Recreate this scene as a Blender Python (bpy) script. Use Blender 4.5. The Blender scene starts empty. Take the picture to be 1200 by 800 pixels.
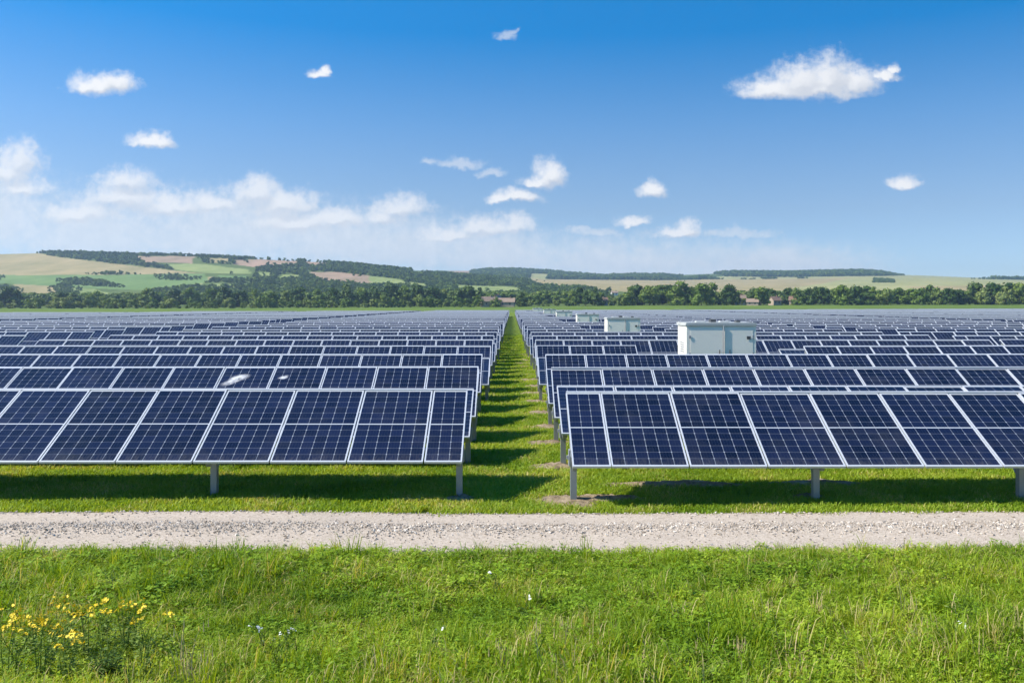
import bpy, math, random
import numpy as np
from math import radians as R, sin, cos, pi

random.seed(7)
rng = np.random.default_rng(7)
scene = bpy.context.scene
COL = scene.collection

# ------------------------------------------------------------------ camera
H = 2.7                      # eye height (m)
F = 1064.0                   # focal length for a 1200 px wide frame
HOR = 357.0                  # horizon line in that frame
cam_data = bpy.data.cameras.new('camera')
cam = bpy.data.objects.new('camera', cam_data)
COL.objects.link(cam)
cam.location = (0, 0, H)
cam.rotation_euler = (R(90), 0, 0)
cam_data.sensor_width = 36.0
cam_data.lens = 36.0 * F / 1200.0
cam_data.shift_y = -(400 - HOR) / 1200.0
cam_data.clip_start = 0.1
cam_data.clip_end = 20000
scene.camera = cam

# ------------------------------------------------------------------ sun, exposure
TO_SUN = np.array([-1.10, -0.15, 1.0]); TO_SUN /= np.linalg.norm(TO_SUN)
SUN_EL = math.asin(TO_SUN[2]); SUN_AZ = math.atan2(TO_SUN[0], TO_SUN[1])
sd = bpy.data.lights.new('sun', 'SUN'); sd.energy = 5.0; sd.angle = R(0.5); sd.color = (1.0, 0.94, 0.84)
sun = bpy.data.objects.new('sun', sd); COL.objects.link(sun)
from mathutils import Vector
sun.rotation_euler = Vector((-TO_SUN).tolist()).to_track_quat('-Z', 'Y').to_euler()
vs = scene.view_settings
vs.view_transform = 'Standard'; vs.look = 'None'; vs.exposure = 0.7; vs.gamma = 1.0; vs.use_curve_mapping = False
scene.render.engine = 'CYCLES'
cy = scene.cycles
cy.use_denoising = True
try: cy.denoiser = 'OPENIMAGEDENOISE'
except Exception: pass
cy.max_bounces = 4; cy.diffuse_bounces = 2; cy.glossy_bounces = 2; cy.transmission_bounces = 3
cy.volume_bounces = 0; cy.transparent_max_bounces = 6
cy.caustics_reflective = False; cy.caustics_refractive = False
cy.use_adaptive_sampling = True; cy.adaptive_threshold = 0.02

# ------------------------------------------------------------------ world
world = bpy.data.worlds.new('World'); scene.world = world
world.use_nodes = True
wt = world.node_tree; wt.nodes.clear()


class NT:
    """small helper to write node trees"""
    def __init__(s, tree): s.t = tree
    def node(s, kind, **kw):
        n = s.t.nodes.new(kind)
        for k, v in kw.items(): setattr(n, k, v)
        return n
    def set(s, sock, v):
        if hasattr(v, 'is_linked') or isinstance(v, bpy.types.NodeSocket): s.t.links.new(v, sock)
        else: sock.default_value = v
    def math(s, op, a, b=None, c=None, clamp=False):
        n = s.node('ShaderNodeMath', operation=op); n.use_clamp = clamp
        s.set(n.inputs[0], a)
        if b is not None: s.set(n.inputs[1], b)
        if c is not None: s.set(n.inputs[2], c)
        return n.outputs[0]
    def vmath(s, op, a, b=None, c=None):
        n = s.node('ShaderNodeVectorMath', operation=op)
        s.set(n.inputs[0], a)
        if b is not None: s.set(n.inputs[1], b)
        if c is not None: s.set(n.inputs[2], c)
        return n.outputs['Value'] if op in ('LENGTH', 'DOT_PRODUCT') else n.outputs[0]
    def noise(s, vec=None, scale=5, detail=2, rough=0.5, out='Fac', lac=2.0, dist=0.0):
        n = s.node('ShaderNodeTexNoise')
        if vec is not None: s.set(n.inputs['Vector'], vec)
        n.inputs['Scale'].default_value = scale; n.inputs['Detail'].default_value = detail
        n.inputs['Roughness'].default_value = rough; n.inputs['Lacunarity'].default_value = lac
        n.inputs['Distortion'].default_value = dist
        return n.outputs[0] if out == 'Fac' else n.outputs['Color']
    def ramp(s, fac, stops, interp='LINEAR'):
        n = s.node('ShaderNodeValToRGB'); s.set(n.inputs[0], fac)
        cr = n.color_ramp; cr.interpolation = interp
        while len(cr.elements) < len(stops): cr.elements.new(0.5)
        for e, (p, c) in zip(cr.elements, stops):
            e.position = p; e.color = tuple(c) + (1,) if len(c) == 3 else c
        return n.outputs[0]
    def maprange(s, v, a, b, c=0.0, d=1.0, kind='SMOOTHSTEP'):
        n = s.node('ShaderNodeMapRange'); n.interpolation_type = kind
        s.set(n.inputs[0], v)
        for i, x in enumerate((a, b, c, d)): n.inputs[1 + i].default_value = x
        return n.outputs[0]
    def mix(s, fac, a, b, mode='MIX'):
        n = s.node('ShaderNodeMix', data_type='RGBA', blend_type=mode)
        s.set(n.inputs[0], fac)
        for sock, v in ((n.inputs[6], a), (n.inputs[7], b)):
            if isinstance(v, (tuple, list)) and len(v) == 3: v = tuple(v) + (1,)
            s.set(sock, v)
        return n.outputs[2]
    def sepxyz(s, v):
        n = s.node('ShaderNodeSeparateXYZ'); s.set(n.inputs[0], v); return n.outputs
    def comb(s, x, y, z):
        n = s.node('ShaderNodeCombineXYZ')
        for i, v in enumerate((x, y, z)): s.set(n.inputs[i], v)
        return n.outputs[0]
    def bump(s, h, strength=0.3, dist=0.02):
        n = s.node('ShaderNodeBump'); n.inputs['Strength'].default_value = strength
        n.inputs['Distance'].default_value = dist; s.set(n.inputs['Height'], h); return n.outputs[0]


def build_world():
    n = NT(wt)
    d = n.node('ShaderNodeTexCoord').outputs['Generated']
    x, y, z = n.sepxyz(d)
    zpos = n.math('MAXIMUM', z, 0.0)
    # clear dry summer air: the blue deepens quickly above the horizon
    zz = n.math('MULTIPLY_ADD', zpos, SKY_STEEP, SKY_BASE)
    sv = n.vmath('NORMALIZE', n.comb(x, y, zz))
    sky = n.node('ShaderNodeTexSky', sky_type='NISHITA')
    sky.sun_disc = False; sky.sun_elevation = SUN_EL; sky.sun_rotation = SUN_AZ
    sky.altitude = 200; sky.air_density = 1.0; sky.dust_density = 0.6; sky.ozone_density = 3.0
    n.set(sky.inputs[0], sv)
    hs = n.node('ShaderNodeHueSaturation'); pass
    n.set(hs.inputs['Saturation'], n.math('MULTIPLY', 2.0, n.ramp(zpos, [(0.0, (.46,) * 3), (.05, (.49,) * 3), (.10, (.49,) * 3), (.19, (.61,) * 3), (.317, (.77,) * 3), (1.0, (.80,) * 3)])))
    hs.inputs['Hue'].default_value = 0.495
    n.set(hs.inputs['Value'], n.math('MULTIPLY', 2.0, n.ramp(zpos, [(0.0, (.49,) * 3), (.05, (.49,) * 3), (.10, (.475,) * 3), (.19, (.60,) * 3), (.317, (.69,) * 3), (1.0, (.70,) * 3)])))
    n.set(hs.inputs['Color'], sky.outputs[0])
    skyc = hs.outputs[0]
    # cumulus clouds standing in the sky ahead, laid out by direction
    ys = n.math('MAXIMUM', y, 0.05)
    P0 = n.comb(n.math('MULTIPLY', n.math('DIVIDE', x, ys), F / 100), n.math('MULTIPLY', n.math('DIVIDE', z, ys), F / 100), 0.0)
    nz = n.noise(P0, 3.2, 5, 0.6, out='Color')
    w1 = n.vmath('MULTIPLY', n.vmath('SUBTRACT', nz, (0.5, 0.5, 0.5)), (0.42, 0.26, 0.0))
    P = n.vmath('ADD', P0, w1)
    fine = n.noise(P0, 9.0, 6, 0.65)
    puff = n.noise(P0, 4.5, 4, 0.6)
    crisp = [(905, 106, 50, 22), (940, 100, 45, 36), (972, 98, 36, 42), (1000, 98, 36, 28), (955, 108, 78, 16), (1036, 90, 22, 12), (1050, 82, 11, 9),
             (120, 103, 44, 22), (104, 104, 32, 14), (138, 102, 26, 22), (372, 90, 16, 9), (381, 86, 9, 8),
             (175, 170, 32, 14), (188, 168, 18, 16), (645, 210, 24, 26), (627, 214, 20, 11), (605, 233, 34, 14), (588, 235, 20, 9),
             (765, 226, 21, 16), (742, 262, 21, 10), (795, 273, 34, 11), (806, 271, 17, 15), (1063, 216, 22, 13)]
    puffs = [(22, 192, 30, 30), (8, 205, 36, 22), (26, 222, 34, 16), (148, 216, 36, 22), (145, 236, 60, 22), (300, 228, 36, 26), (332, 242, 46, 24), (250, 242, 46, 19), (200, 244, 50, 20),
             (470, 244, 36, 20), (450, 254, 34, 16), (396, 258, 40, 18), (350, 262, 60, 20), (570, 268, 50, 19), (602, 264, 26, 16), (530, 276, 40, 12), (90, 252, 50, 18)]
    wisps = [(592, 43, 17, 10), (600, 39, 10, 6), (540, 194, 38, 10), (575, 204, 22, 8), (503, 191, 13, 7), (700, 274, 34, 9), (862, 274, 55, 10), (680, 270, 22, 7)]
    bank = [(110, 285, 150, 75), (250, 285, 150, 68), (310, 272, 80, 56), (400, 292, 130, 58), (-10, 265, 95, 85), (480, 296, 110, 52), (580, 304, 120, 48), (730, 312, 180, 42), (900, 314, 170, 36), (-150, 270, 140, 90)]

    def field(Pv, blobs, k):
        acc = None
        for (cx, cyy, rx, ry) in blobs:
            sx, sy = 100.0 / rx, 100.0 / ry
            ox, oy = -(cx - 600) / 100 * sx, -(HOR - cyy) / 100 * sy
            V_ = n.vmath('MULTIPLY_ADD', Pv, (sx, sy, 0), (ox, oy, 0))
            L = n.vmath('LENGTH', n.vmath('MAXIMUM', V_, n.vmath('MULTIPLY', V_, (-1.0, -2.1, 0.0))))   # flat bases
            acc = L if acc is None else n.math('SMOOTH_MIN', acc, L, k)
        return n.math('SUBTRACT', 1.12, acc)

    dc = field(P, crisp, 0.25)
    # the same field a little towards the light: thick sides facing away are greyer
    dl = field(n.vmath('ADD', P, (-0.05, 0.10, 0)), crisp, 0.25)
    dp = field(P, puffs, 0.35)
    dq = field(n.vmath('ADD', P, (-0.05, 0.10, 0)), puffs, 0.35)
    dw = field(P, wisps, 0.3)
    db = field(P, bank, 0.5)
    fwd = n.maprange(y, 0.08, 0.2)
    rag = n.math('MULTIPLY', n.math('SUBTRACT', fine, 0.5), 1.0)
    a_c = n.math('MULTIPLY', n.maprange(n.math('ADD', dc, rag), -0.05, 0.85), 0.97)
    a_w = n.math('MULTIPLY', n.maprange(n.math('ADD', dw, n.math('MULTIPLY', rag, 1.5)), 0.0, 0.9), 0.5)
    a_b = n.math('MULTIPLY', n.maprange(n.math('ADD', db, n.math('MULTIPLY', rag, 0.75)), -0.05, 0.9), 0.80)
    shade = n.math('ADD', n.math('SUBTRACT', dl, n.math('MULTIPLY', dc, 0.7)), n.math('MULTIPLY', n.math('SUBTRACT', puff, 0.5), 0.5))
    lit = n.mix(n.maprange(shade, -0.25, 0.42), CLOUD_LIT, CLOUD_GREY)
    soft = n.mix(puff, CLOUD_SOFT, CLOUD_LIT)
    c = n.mix(n.math('MULTIPLY', a_b, fwd), skyc, n.mix(n.maprange(n.math('ADD', puff, n.math('MULTIPLY', n.math('SUBTRACT', fine, 0.5), 0.3)), 0.30, 0.80), (4.75, 5.05, 5.4), (5.45, 5.6, 5.8)))
    a_p = n.math('MULTIPLY', n.maprange(n.math('ADD', dp, n.math('MULTIPLY', rag, 1.1)), -0.15, 0.85), 0.86)
    shp = n.math('ADD', n.math('SUBTRACT', dq, n.math('MULTIPLY', dp, 0.75)), n.math('MULTIPLY', n.math('SUBTRACT', puff, 0.5), 0.6))
    c = n.mix(n.math('MULTIPLY', a_p, fwd), c, n.mix(n.maprange(shp, -0.25, 0.4), (5.9, 5.95, 6.05), (4.5, 4.75, 5.15)))
    c = n.mix(n.math('MULTIPLY', a_w, fwd), c, soft)
    c = n.mix(n.math('MULTIPLY', a_c, fwd), c, lit)
    bg = n.node('ShaderNodeBackground'); n.set(bg.inputs[0], c); bg.inputs[1].default_value = SKY_STRENGTH
    bg0 = n.node('ShaderNodeBackground'); n.set(bg0.inputs[0], skyc); bg0.inputs[1].default_value = SKY_STRENGTH
    # only directions that hold clouds need the cloud nodes evaluated
    part = n.math('MULTIPLY', n.math('GREATER_THAN', y, 0.1), n.math('MULTIPLY', n.math('LESS_THAN', n.math('DIVIDE', z, ys), 0.36), n.math('LESS_THAN', n.math('ABSOLUTE', n.math('DIVIDE', x, ys)), 1.1)))
    ms = n.node('ShaderNodeMixShader'); n.set(ms.inputs[0], part); n.set(ms.inputs[1], bg0.outputs[0]); n.set(ms.inputs[2], bg.outputs[0])
    out = n.node('ShaderNodeOutputWorld'); n.set(out.inputs[0], ms.outputs[0])


SKY_STRENGTH = 0.10
SKY_STEEP, SKY_BASE, SKY_SAT = 1.9, 0.02, 1.12
CLOUD_LIT = (6.1, 6.1, 6.15); CLOUD_GREY = (4.25, 4.45, 4.85); CLOUD_SOFT = (4.55, 4.85, 5.25)
build_world()
world.cycles.sampling_method = 'MANUAL'; world.cycles.sample_map_resolution = 512


# ------------------------------------------------------------------ helpers
def material(name):
    m = bpy.data.materials.new(name); m.use_nodes = True
    t = m.node_tree; t.nodes.clear(); n = NT(t)
    out = n.node('ShaderNodeOutputMaterial')
    return m, n, out


def simple(name, col, rough=0.6, metal=0.0, var=0.12, scale=6.0, bump=0.0, bscale=40, spec=0.5):
    """plain surface with some uneven colour and optional fine relief"""
    m, n, out = material(name)
    b = n.node('ShaderNodeBsdfPrincipled')
    pos = n.node('ShaderNodeTexCoord').outputs['Object']
    f = n.noise(pos, scale, 4, 0.6)
    c = n.mix(f, tuple(v * (1 - var) for v in col), tuple(min(1, v * (1 + var)) for v in col))
    n.set(b.inputs['Base Color'], c); b.inputs['Roughness'].default_value = rough
    b.inputs['Metallic'].default_value = metal; b.inputs['Specular IOR Level'].default_value = spec
    if bump: n.set(b.inputs['Normal'], n.bump(n.noise(pos, bscale, 3, 0.6), bump, 0.01))
    n.set(out.inputs[0], b.outputs[0])
    return m


def new_mesh(name, verts, faces, mats, fm=None, uv=None, smooth=False):
    me = bpy.data.meshes.new(name)
    me.from_pydata([tuple(v) for v in verts], [], [tuple(f) for f in faces])
    for m in mats: me.materials.append(m)
    if fm is not None: me.polygons.foreach_set('material_index', np.asarray(fm, dtype=np.int32))
    if uv is not None:
        l = me.uv_layers.new(name='UVMap'); l.data.foreach_set('uv', np.asarray(uv, dtype=np.float32).ravel())
    if smooth: me.polygons.foreach_set('use_smooth', np.ones(len(me.polygons), dtype=bool))
    me.update()
    return me


def tag(o, label=None, cat=None, group=None, kind=None):
    if label: o['label'] = label
    if cat: o['category'] = cat
    if group: o['group'] = group
    if kind: o['kind'] = kind
    return o


def obj(name, data, parent=None, loc=(0, 0, 0), rot=(0, 0, 0), scale=None):
    o = bpy.data.objects.new(name, data); COL.objects.link(o)
    o.location = loc; o.rotation_euler = rot
    if scale is not None: o.scale = scale if hasattr(scale, '__len__') else (scale,) * 3
    if parent is not None: o.parent = parent
    return o


def empty(name, loc=(0, 0, 0), rot=(0, 0, 0)):
    o = obj(name, None, None, loc, rot); o.empty_display_size = 0.3
    return o


class MB:
    """collects boxes, prisms and tubes into one mesh"""
    def __init__(s): s.v = []; s.f = []; s.m = []
    def add(s, vs, fs, m=0):
        k = len(s.v); s.v += [tuple(v) for v in vs]
        s.f += [tuple(i + k for i in f) for f in fs]; s.m += [m] * len(fs); return s
    def box(s, a, b, m=0, bev=0.0):
        (x0, y0, z0), (x1, y1, z1) = a, b
        if bev <= 0:
            vs = [(x0, y0, z0), (x1, y0, z0), (x1, y1, z0), (x0, y1, z0), (x0, y0, z1), (x1, y0, z1), (x1, y1, z1), (x0, y1, z1)]
            return s.add(vs, [(3, 2, 1, 0), (4, 5, 6, 7), (0, 1, 5, 4), (1, 2, 6, 5), (2, 3, 7, 6), (3, 0, 4, 7)], m)
        e = bev
        def ring(z, i):
            return [(x0 + i, y0 + e, z), (x0 + e, y0 + i, z), (x1 - e, y0 + i, z), (x1 - i, y0 + e, z), (x1 - i, y1 - e, z), (x1 - e, y1 - i, z), (x0 + e, y1 - i, z), (x0 + i, y1 - e, z)]
        vs = ring(z0, 0) + ring(z1 - e, 0) + [(x0 + e, y0 + e, z1), (x0 + e, y0 + e, z1), (x1 - e, y0 + e, z1), (x1 - e, y0 + e, z1), (x1 - e, y1 - e, z1), (x1 - e, y1 - e, z1), (x0 + e, y1 - e, z1), (x0 + e, y1 - e, z1)]
        fs = [tuple(range(7, -1, -1)), tuple(range(16, 24))]
        for r in (0, 8):
            for i in range(8): fs.append((r + i, r + (i + 1) % 8, r + 8 + (i + 1) % 8, r + 8 + i))
        return s.add(vs, fs, m)
    def tube(s, p, q, r0, r1=None, n=6, m=0, cap=True):
        r1 = r0 if r1 is None else r1
        p = np.array(p, float); q = np.array(q, float); d = q - p; d /= max(np.linalg.norm(d), 1e-9)
        a = np.cross(d, (0, 0, 1) if abs(d[2]) < .9 else (1, 0, 0)); a /= np.linalg.norm(a); b = np.cross(d, a)
        vs = [p + r0 * (cos(2 * pi * i / n) * a + sin(2 * pi * i / n) * b) for i in range(n)] + [q + r1 * (cos(2 * pi * i / n) * a + sin(2 * pi * i / n) * b) for i in range(n)]
        fs = [(i, (i + 1) % n, n + (i + 1) % n, n + i) for i in range(n)]
        if cap: fs += [tuple(range(n - 1, -1, -1)), tuple(range(n, 2 * n))]
        return s.add(vs, fs, m)
    def mesh(s, name, mats, smooth=False):
        return new_mesh(name, s.v, s.f, mats if isinstance(mats, (list, tuple)) else [mats], s.m, smooth=smooth)


def scatter(name, pts, scales, rotz, idx, variants, tilt=None):
    """one object that instances the given meshes on points (for what nobody could count)"""
    coll = bpy.data.collections.new(name + '_source')
    for me in variants:
        coll.objects.link(bpy.data.objects.new(name + '_piece', me))
    N = len(pts)
    me = bpy.data.meshes.new(name)
    me.vertices.add(N); me.vertices.foreach_set('co', np.asarray(pts, dtype=np.float32).ravel())
    def attr(nm, typ, arr, key):
        a = me.attributes.new(nm, typ, 'POINT'); a.data.foreach_set(key, arr)
    attr('sc', 'FLOAT_VECTOR', np.asarray(scales, dtype=np.float32).ravel(), 'vector')
    rot = np.zeros((N, 3), np.float32); rot[:, 2] = rotz
    if tilt is not None: rot[:, :2] = tilt
    attr('ro', 'FLOAT_VECTOR', rot.ravel(), 'vector')
    attr('ix', 'INT', np.asarray(idx, dtype=np.int32), 'value')
    for v in variants:
        for m in v.materials:
            if m.name not in [q.name for q in me.materials if q]: me.materials.append(m)
    o = obj(name, me)
    g = bpy.data.node_groups.new(name + '_scatter', 'GeometryNodeTree')
    g.interface.new_socket('Geometry', in_out='INPUT', socket_type='NodeSocketGeometry')
    g.interface.new_socket('Geometry', in_out='OUTPUT', socket_type='NodeSocketGeometry')
    N_ = g.nodes; L = g.links
    gi = N_.new('NodeGroupInput'); go = N_.new('NodeGroupOutput')
    ci = N_.new('GeometryNodeCollectionInfo'); ci.inputs[0].default_value = coll
    ci.inputs['Separate Children'].default_value = True; ci.inputs['Reset Children'].default_value = True
    ip = N_.new('GeometryNodeInstanceOnPoints'); ip.inputs['Pick Instance'].default_value = True
    def na(nm, t):
        a = N_.new('GeometryNodeInputNamedAttribute'); a.data_type = t; a.inputs[0].default_value = nm; return a.outputs[0]
    L.new(gi.outputs[0], ip.inputs['Points']); L.new(ci.outputs[0], ip.inputs['Instance'])
    L.new(na('ix', 'INT'), ip.inputs['Instance Index']); L.new(na('sc', 'FLOAT_VECTOR'), ip.inputs['Scale'])
    e2r = N_.new('FunctionNodeEulerToRotation'); L.new(na('ro', 'FLOAT_VECTOR'), e2r.inputs[0]); L.new(e2r.outputs[0], ip.inputs['Rotation'])
    L.new(ip.outputs[0], go.inputs[0])
    mod = o.modifiers.new('scatter', 'NODES'); mod.node_group = g
    return o


_w = [(rng.uniform(0.15, 1.6), rng.uniform(0, 2 * pi), rng.uniform(0, 2 * pi)) for _ in range(7)]
def ground_z(x, y):
    """gentle unevenness of the near ground"""
    s = 0
    for k, a, p in _w: s = s + np.sin(k * (x * math.cos(a) + y * math.sin(a)) + p) / (0.6 + k)
    return 0.010 * s


def smooth_noise(x, y, seed, k=1.0):
    r = np.random.default_rng(seed); s = 0; t = 0
    for i in range(8):
        f = k * (0.5 + 0.45 * i) ; a = r.uniform(0, 2 * pi); p = r.uniform(0, 2 * pi)
        s = s + np.sin(f * (x * math.cos(a) + y * math.sin(a)) + p) / (1 + 0.5 * i); t += 1 / (1 + 0.5 * i)
    return s / t


ORD = ['zeroth', 'first', 'second', 'third', 'fourth', 'fifth', 'sixth', 'seventh', 'eighth', 'ninth', 'tenth', 'eleventh', 'twelfth', 'thirteenth', 'fourteenth', 'fifteenth', 'sixteenth', 'seventeenth', 'eighteenth', 'nineteenth']
TENS = {2: 'twenty', 3: 'thirty', 4: 'forty', 5: 'fifty', 6: 'sixty', 7: 'seventy', 8: 'eighty', 9: 'ninety'}
def ordinal(n):
    if n < 20: return ORD[n]
    if n > 99: return ('hundred and ' + ordinal(n - 100)) if n > 100 else 'hundredth'
    t, u = divmod(n, 10)
    return TENS[t][:-1] + 'ieth' if u == 0 else TENS[t] + '-' + ORD[u]


# ------------------------------------------------------------------ materials
def mat_grass(name, greens, dry, dry_amt, tr=0.35, yellow=0.0):
    m, n, out = material(name)
    at = n.node('ShaderNodeAttribute', attribute_name='tint', attribute_type='GEOMETRY').outputs['Fac']
    oi = n.node('ShaderNodeObjectInfo').outputs['Random']
    pos = n.node('ShaderNodeNewGeometry').outputs['Position']
    patch = n.noise(pos, 0.55, 3, 0.55)
    f = n.math('ADD', n.math('MULTIPLY', at, 0.45), n.math('MULTIPLY', oi, 0.25))
    f = n.math('ADD', f, n.math('MULTIPLY', n.math('SUBTRACT', patch, 0.5), 1.8))
    f = n.math('ADD', f, 0.15)
    c = n.ramp(f, [(0.0, greens[0]), (0.5, greens[1]), (1.0, greens[2])])
    dm = n.math('MULTIPLY', n.maprange(n.math('ADD', n.math('MULTIPLY', at, 0.6), n.math('MULTIPLY', n.noise(pos, 1.1, 3, 0.6), 0.8)), 1.0 - dry_amt, 1.12 - dry_amt), 1.0)
    c = n.mix(dm, c, dry)
    b = n.node('ShaderNodeBsdfPrincipled'); n.set(b.inputs['Base Color'], c); b.inputs['Roughness'].default_value = 0.55
    b.inputs['Specular IOR Level'].default_value = 0.3
    t = n.node('ShaderNodeBsdfTranslucent'); n.set(t.inputs[0], n.mix(1.0, c, (1.35, 1.15, 0.5), 'MULTIPLY'))
    mx = n.node('ShaderNodeMixShader'); mx.inputs[0].default_value = tr
    n.set(mx.inputs[1], b.outputs[0]); n.set(mx.inputs[2], t.outputs[0]); n.set(out.inputs[0], mx.outputs[0])
    return m


def mat_leaf(name, cols, tr=0.3):
    m, n, out = material(name)
    oi = n.node('ShaderNodeObjectInfo').outputs['Random']
    at = n.node('ShaderNodeAttribute', attribute_name='tint', attribute_type='GEOMETRY').outputs['Fac']
    f = n.math('ADD', n.math('MULTIPLY', oi, 0.65), n.math('MULTIPLY', at, 0.35))
    c = n.ramp(f, [(i / (len(cols) - 1), q) for i, q in enumerate(cols)])
    b = n.node('ShaderNodeBsdfPrincipled'); n.set(b.inputs['Base Color'], c); b.inputs['Roughness'].default_value = 0.6
    b.inputs['Specular IOR Level'].default_value = 0.2
    t = n.node('ShaderNodeBsdfTranslucent'); n.set(t.inputs[0], n.mix(1.0, c, (1.3, 1.15, 0.5), 'MULTIPLY'))
    mx = n.node('ShaderNodeMixShader'); mx.inputs[0].default_value = tr
    n.set(mx.inputs[1], b.outputs[0]); n.set(mx.inputs[2], t.outputs[0]); n.set(out.inputs[0], mx.outputs[0])
    return m


def mat_glass_cells():
    """dark blue cells with thin silver lines printed under glass; UV counts cells (6 x 12)"""
    m, n, out = material('solar_cells_under_glass')
    uv = n.node('ShaderNodeUVMap').outputs[0]
    u, v, _ = n.sepxyz(uv)
    du = n.math('ABSOLUTE', n.math('SUBTRACT', n.math('FRACT', u), 0.5))     # 0.5 at cell edge
    dv = n.math('ABSOLUTE', n.math('SUBTRACT', n.math('FRACT', v), 0.5))
    lu = n.maprange(du, 0.474, 0.490, kind='LINEAR'); lv = n.maprange(dv, 0.478, 0.490, kind='LINEAR')
    corner = n.maprange(n.math('ADD', du, dv), 0.905, 0.925, kind='LINEAR')
    line = n.math('MAXIMUM', n.math('MULTIPLY', lu, 0.52), n.math('MULTIPLY', lv, 0.30))
    line = n.math('MAXIMUM', line, n.math('MULTIPLY', corner, 0.75))
    bus = n.maprange(n.math('ABSOLUTE', n.math('SUBTRACT', n.math('FRACT', n.math('MULTIPLY', u, 4.0)), 0.5)), 0.47, 0.49, kind='LINEAR')
    line = n.math('MAXIMUM', line, n.math('MULTIPLY', bus, 0.07))
    cell = n.node('ShaderNodeTexWhiteNoise', noise_dimensions='3D')
    oi = n.node('ShaderNodeObjectInfo').outputs['Random']
    n.set(cell.inputs['Vector'], n.comb(n.math('FLOOR', u), n.math('FLOOR', v), n.math('MULTIPLY', oi, 91.7)))
    cv = cell.outputs['Value']
    base = n.mix(n.math('ADD', n.math('MULTIPLY', cv, 0.6), n.math('MULTIPLY', oi, 0.4)), (0.0024, 0.0036, 0.014), (0.0085, 0.0120, 0.040))
    c = n.mix(line, base, (0.42, 0.45, 0.50))
    pos = n.node('ShaderNodeNewGeometry').outputs['Position']
    dust = n.noise(pos, 1.7, 5, 0.65)
    c = n.mix(n.math('MULTIPLY', n.maprange(dust, 0.45, 0.8), 0.035), c, (0.45, 0.43, 0.40))
    # grime gathers in streaks along the lower frame of each panel
    streak = n.noise(n.comb(n.math('ADD', n.math('MULTIPLY', u, 2.2), n.math('MULTIPLY', oi, 50.0)), n.math('MULTIPLY', v, 0.35), 0.0), 3.0, 4, 0.7)
    grime = n.math('MULTIPLY', n.maprange(v, 0.0, 1.6, 1.0, 0.0), n.maprange(streak, 0.35, 0.75))
    c = n.mix(n.math('MULTIPLY', grime, 0.14), c, (0.36, 0.33, 0.28))
    b = n.node('ShaderNodeBsdfPrincipled'); n.set(b.inputs['Base Color'], c)
    n.set(b.inputs['Roughness'], n.maprange(dust, 0.3, 0.8, 0.10, 0.24))
    b.inputs['IOR'].default_value = 1.45; b.inputs['Specular IOR Level'].default_value = 0.38
    b.inputs['Coat Weight'].default_value = 0.10; b.inputs['Coat Roughness'].default_value = 0.5
    n.set(out.inputs[0], b.outputs[0])
    return m


M = {}
M['cells'] = mat_glass_cells()
M['alu'] = simple('aluminium_frame', (0.58, 0.60, 0.63), 0.42, 0.25, 0.06, 3)
M['back'] = simple('backsheet', (0.62, 0.63, 0.64), 0.6, 0, 0.05, 3)
M['steel'] = simple('galvanised_steel', (0.30, 0.32, 0.335), 0.5, 0.55, 0.16, 7, 0.15, 60)
M['steel_dull'] = simple('dull_galvanised_steel', (0.34, 0.36, 0.38), 0.6, 0.4, 0.16, 7)
M['cabin'] = simple('grey_green_cabin_paint', (0.86, 0.82, 0.73), 0.65, 0, 0.05, 1.5, 0.05, 30, spec=0.25)
M['cabin_roof'] = simple('weathered_roof_sheet', (0.42, 0.44, 0.43), 0.6, 0, 0.25, 3)
M['dark_metal'] = simple('dark_fittings', (0.08, 0.085, 0.09), 0.5, 0.3, 0.2, 10)
M['concrete'] = simple('concrete', (0.40, 0.39, 0.37), 0.9, 0, 0.15, 5, 0.3, 50)
M['reflection_paint'] = simple('painted_white_reflection', (0.80, 0.81, 0.83), 0.6, 0, 0.1, 20)  # white colour standing in for a bright reflection on the glass
_n = NT(M['reflection_paint'].node_tree); _b = [q for q in _n.t.nodes if q.type == 'BSDF_PRINCIPLED'][0]
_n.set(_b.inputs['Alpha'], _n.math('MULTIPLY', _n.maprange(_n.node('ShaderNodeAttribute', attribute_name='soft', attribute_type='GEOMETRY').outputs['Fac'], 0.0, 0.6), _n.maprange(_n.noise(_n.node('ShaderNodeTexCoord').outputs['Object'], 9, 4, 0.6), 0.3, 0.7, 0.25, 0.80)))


# ------------------------------------------------------------------ near ground
ROAD_Y0, ROAD_Y1 = 9.88, 11.84
def road_edge_near(x): return ROAD_Y0 + 0.13 * smooth_noise(x, 0 * x, 31, 0.9) + 0.07 * smooth_noise(x, 0 * x, 32, 3.1)
def road_edge_far(x): return ROAD_Y1 + 0.07 * smooth_noise(x, 0 * x, 33, 0.6) + 0.03 * smooth_noise(x, 0 * x, 34, 3.5) + 0.07 * np.exp(-((x + 2.8) / 0.9) ** 2)


def mat_ground():
    m, n, out = material('meadow_soil_and_grass')
    pos = n.node('ShaderNodeNewGeometry').outputs['Position']
    big = n.noise(pos, 0.12, 4, 0.6); mid = n.noise(pos, 1.1, 4, 0.65); fine = n.noise(pos, 28, 4, 0.75)
    c = n.ramp(n.math('ADD', n.math('MULTIPLY', mid, 0.7), n.math('MULTIPLY', big, 0.3)), [(0.25, (0.10, 0.165, 0.018)), (0.5, (0.15, 0.22, 0.026)), (0.75, (0.24, 0.27, 0.055))])
    c = n.mix(n.math('MULTIPLY', n.maprange(fine, 0.35, 0.7), 0.6), c, (0.07, 0.10, 0.016))
    b = n.node('ShaderNodeBsdfPrincipled'); n.set(b.inputs['Base Color'], c); b.inputs['Roughness'].default_value = 0.9
    b.inputs['Specular IOR Level'].default_value = 0.1
    n.set(b.inputs['Normal'], n.bump(fine, 0.9, 0.06)); n.set(out.inputs[0], b.outputs[0])
    return m


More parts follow.
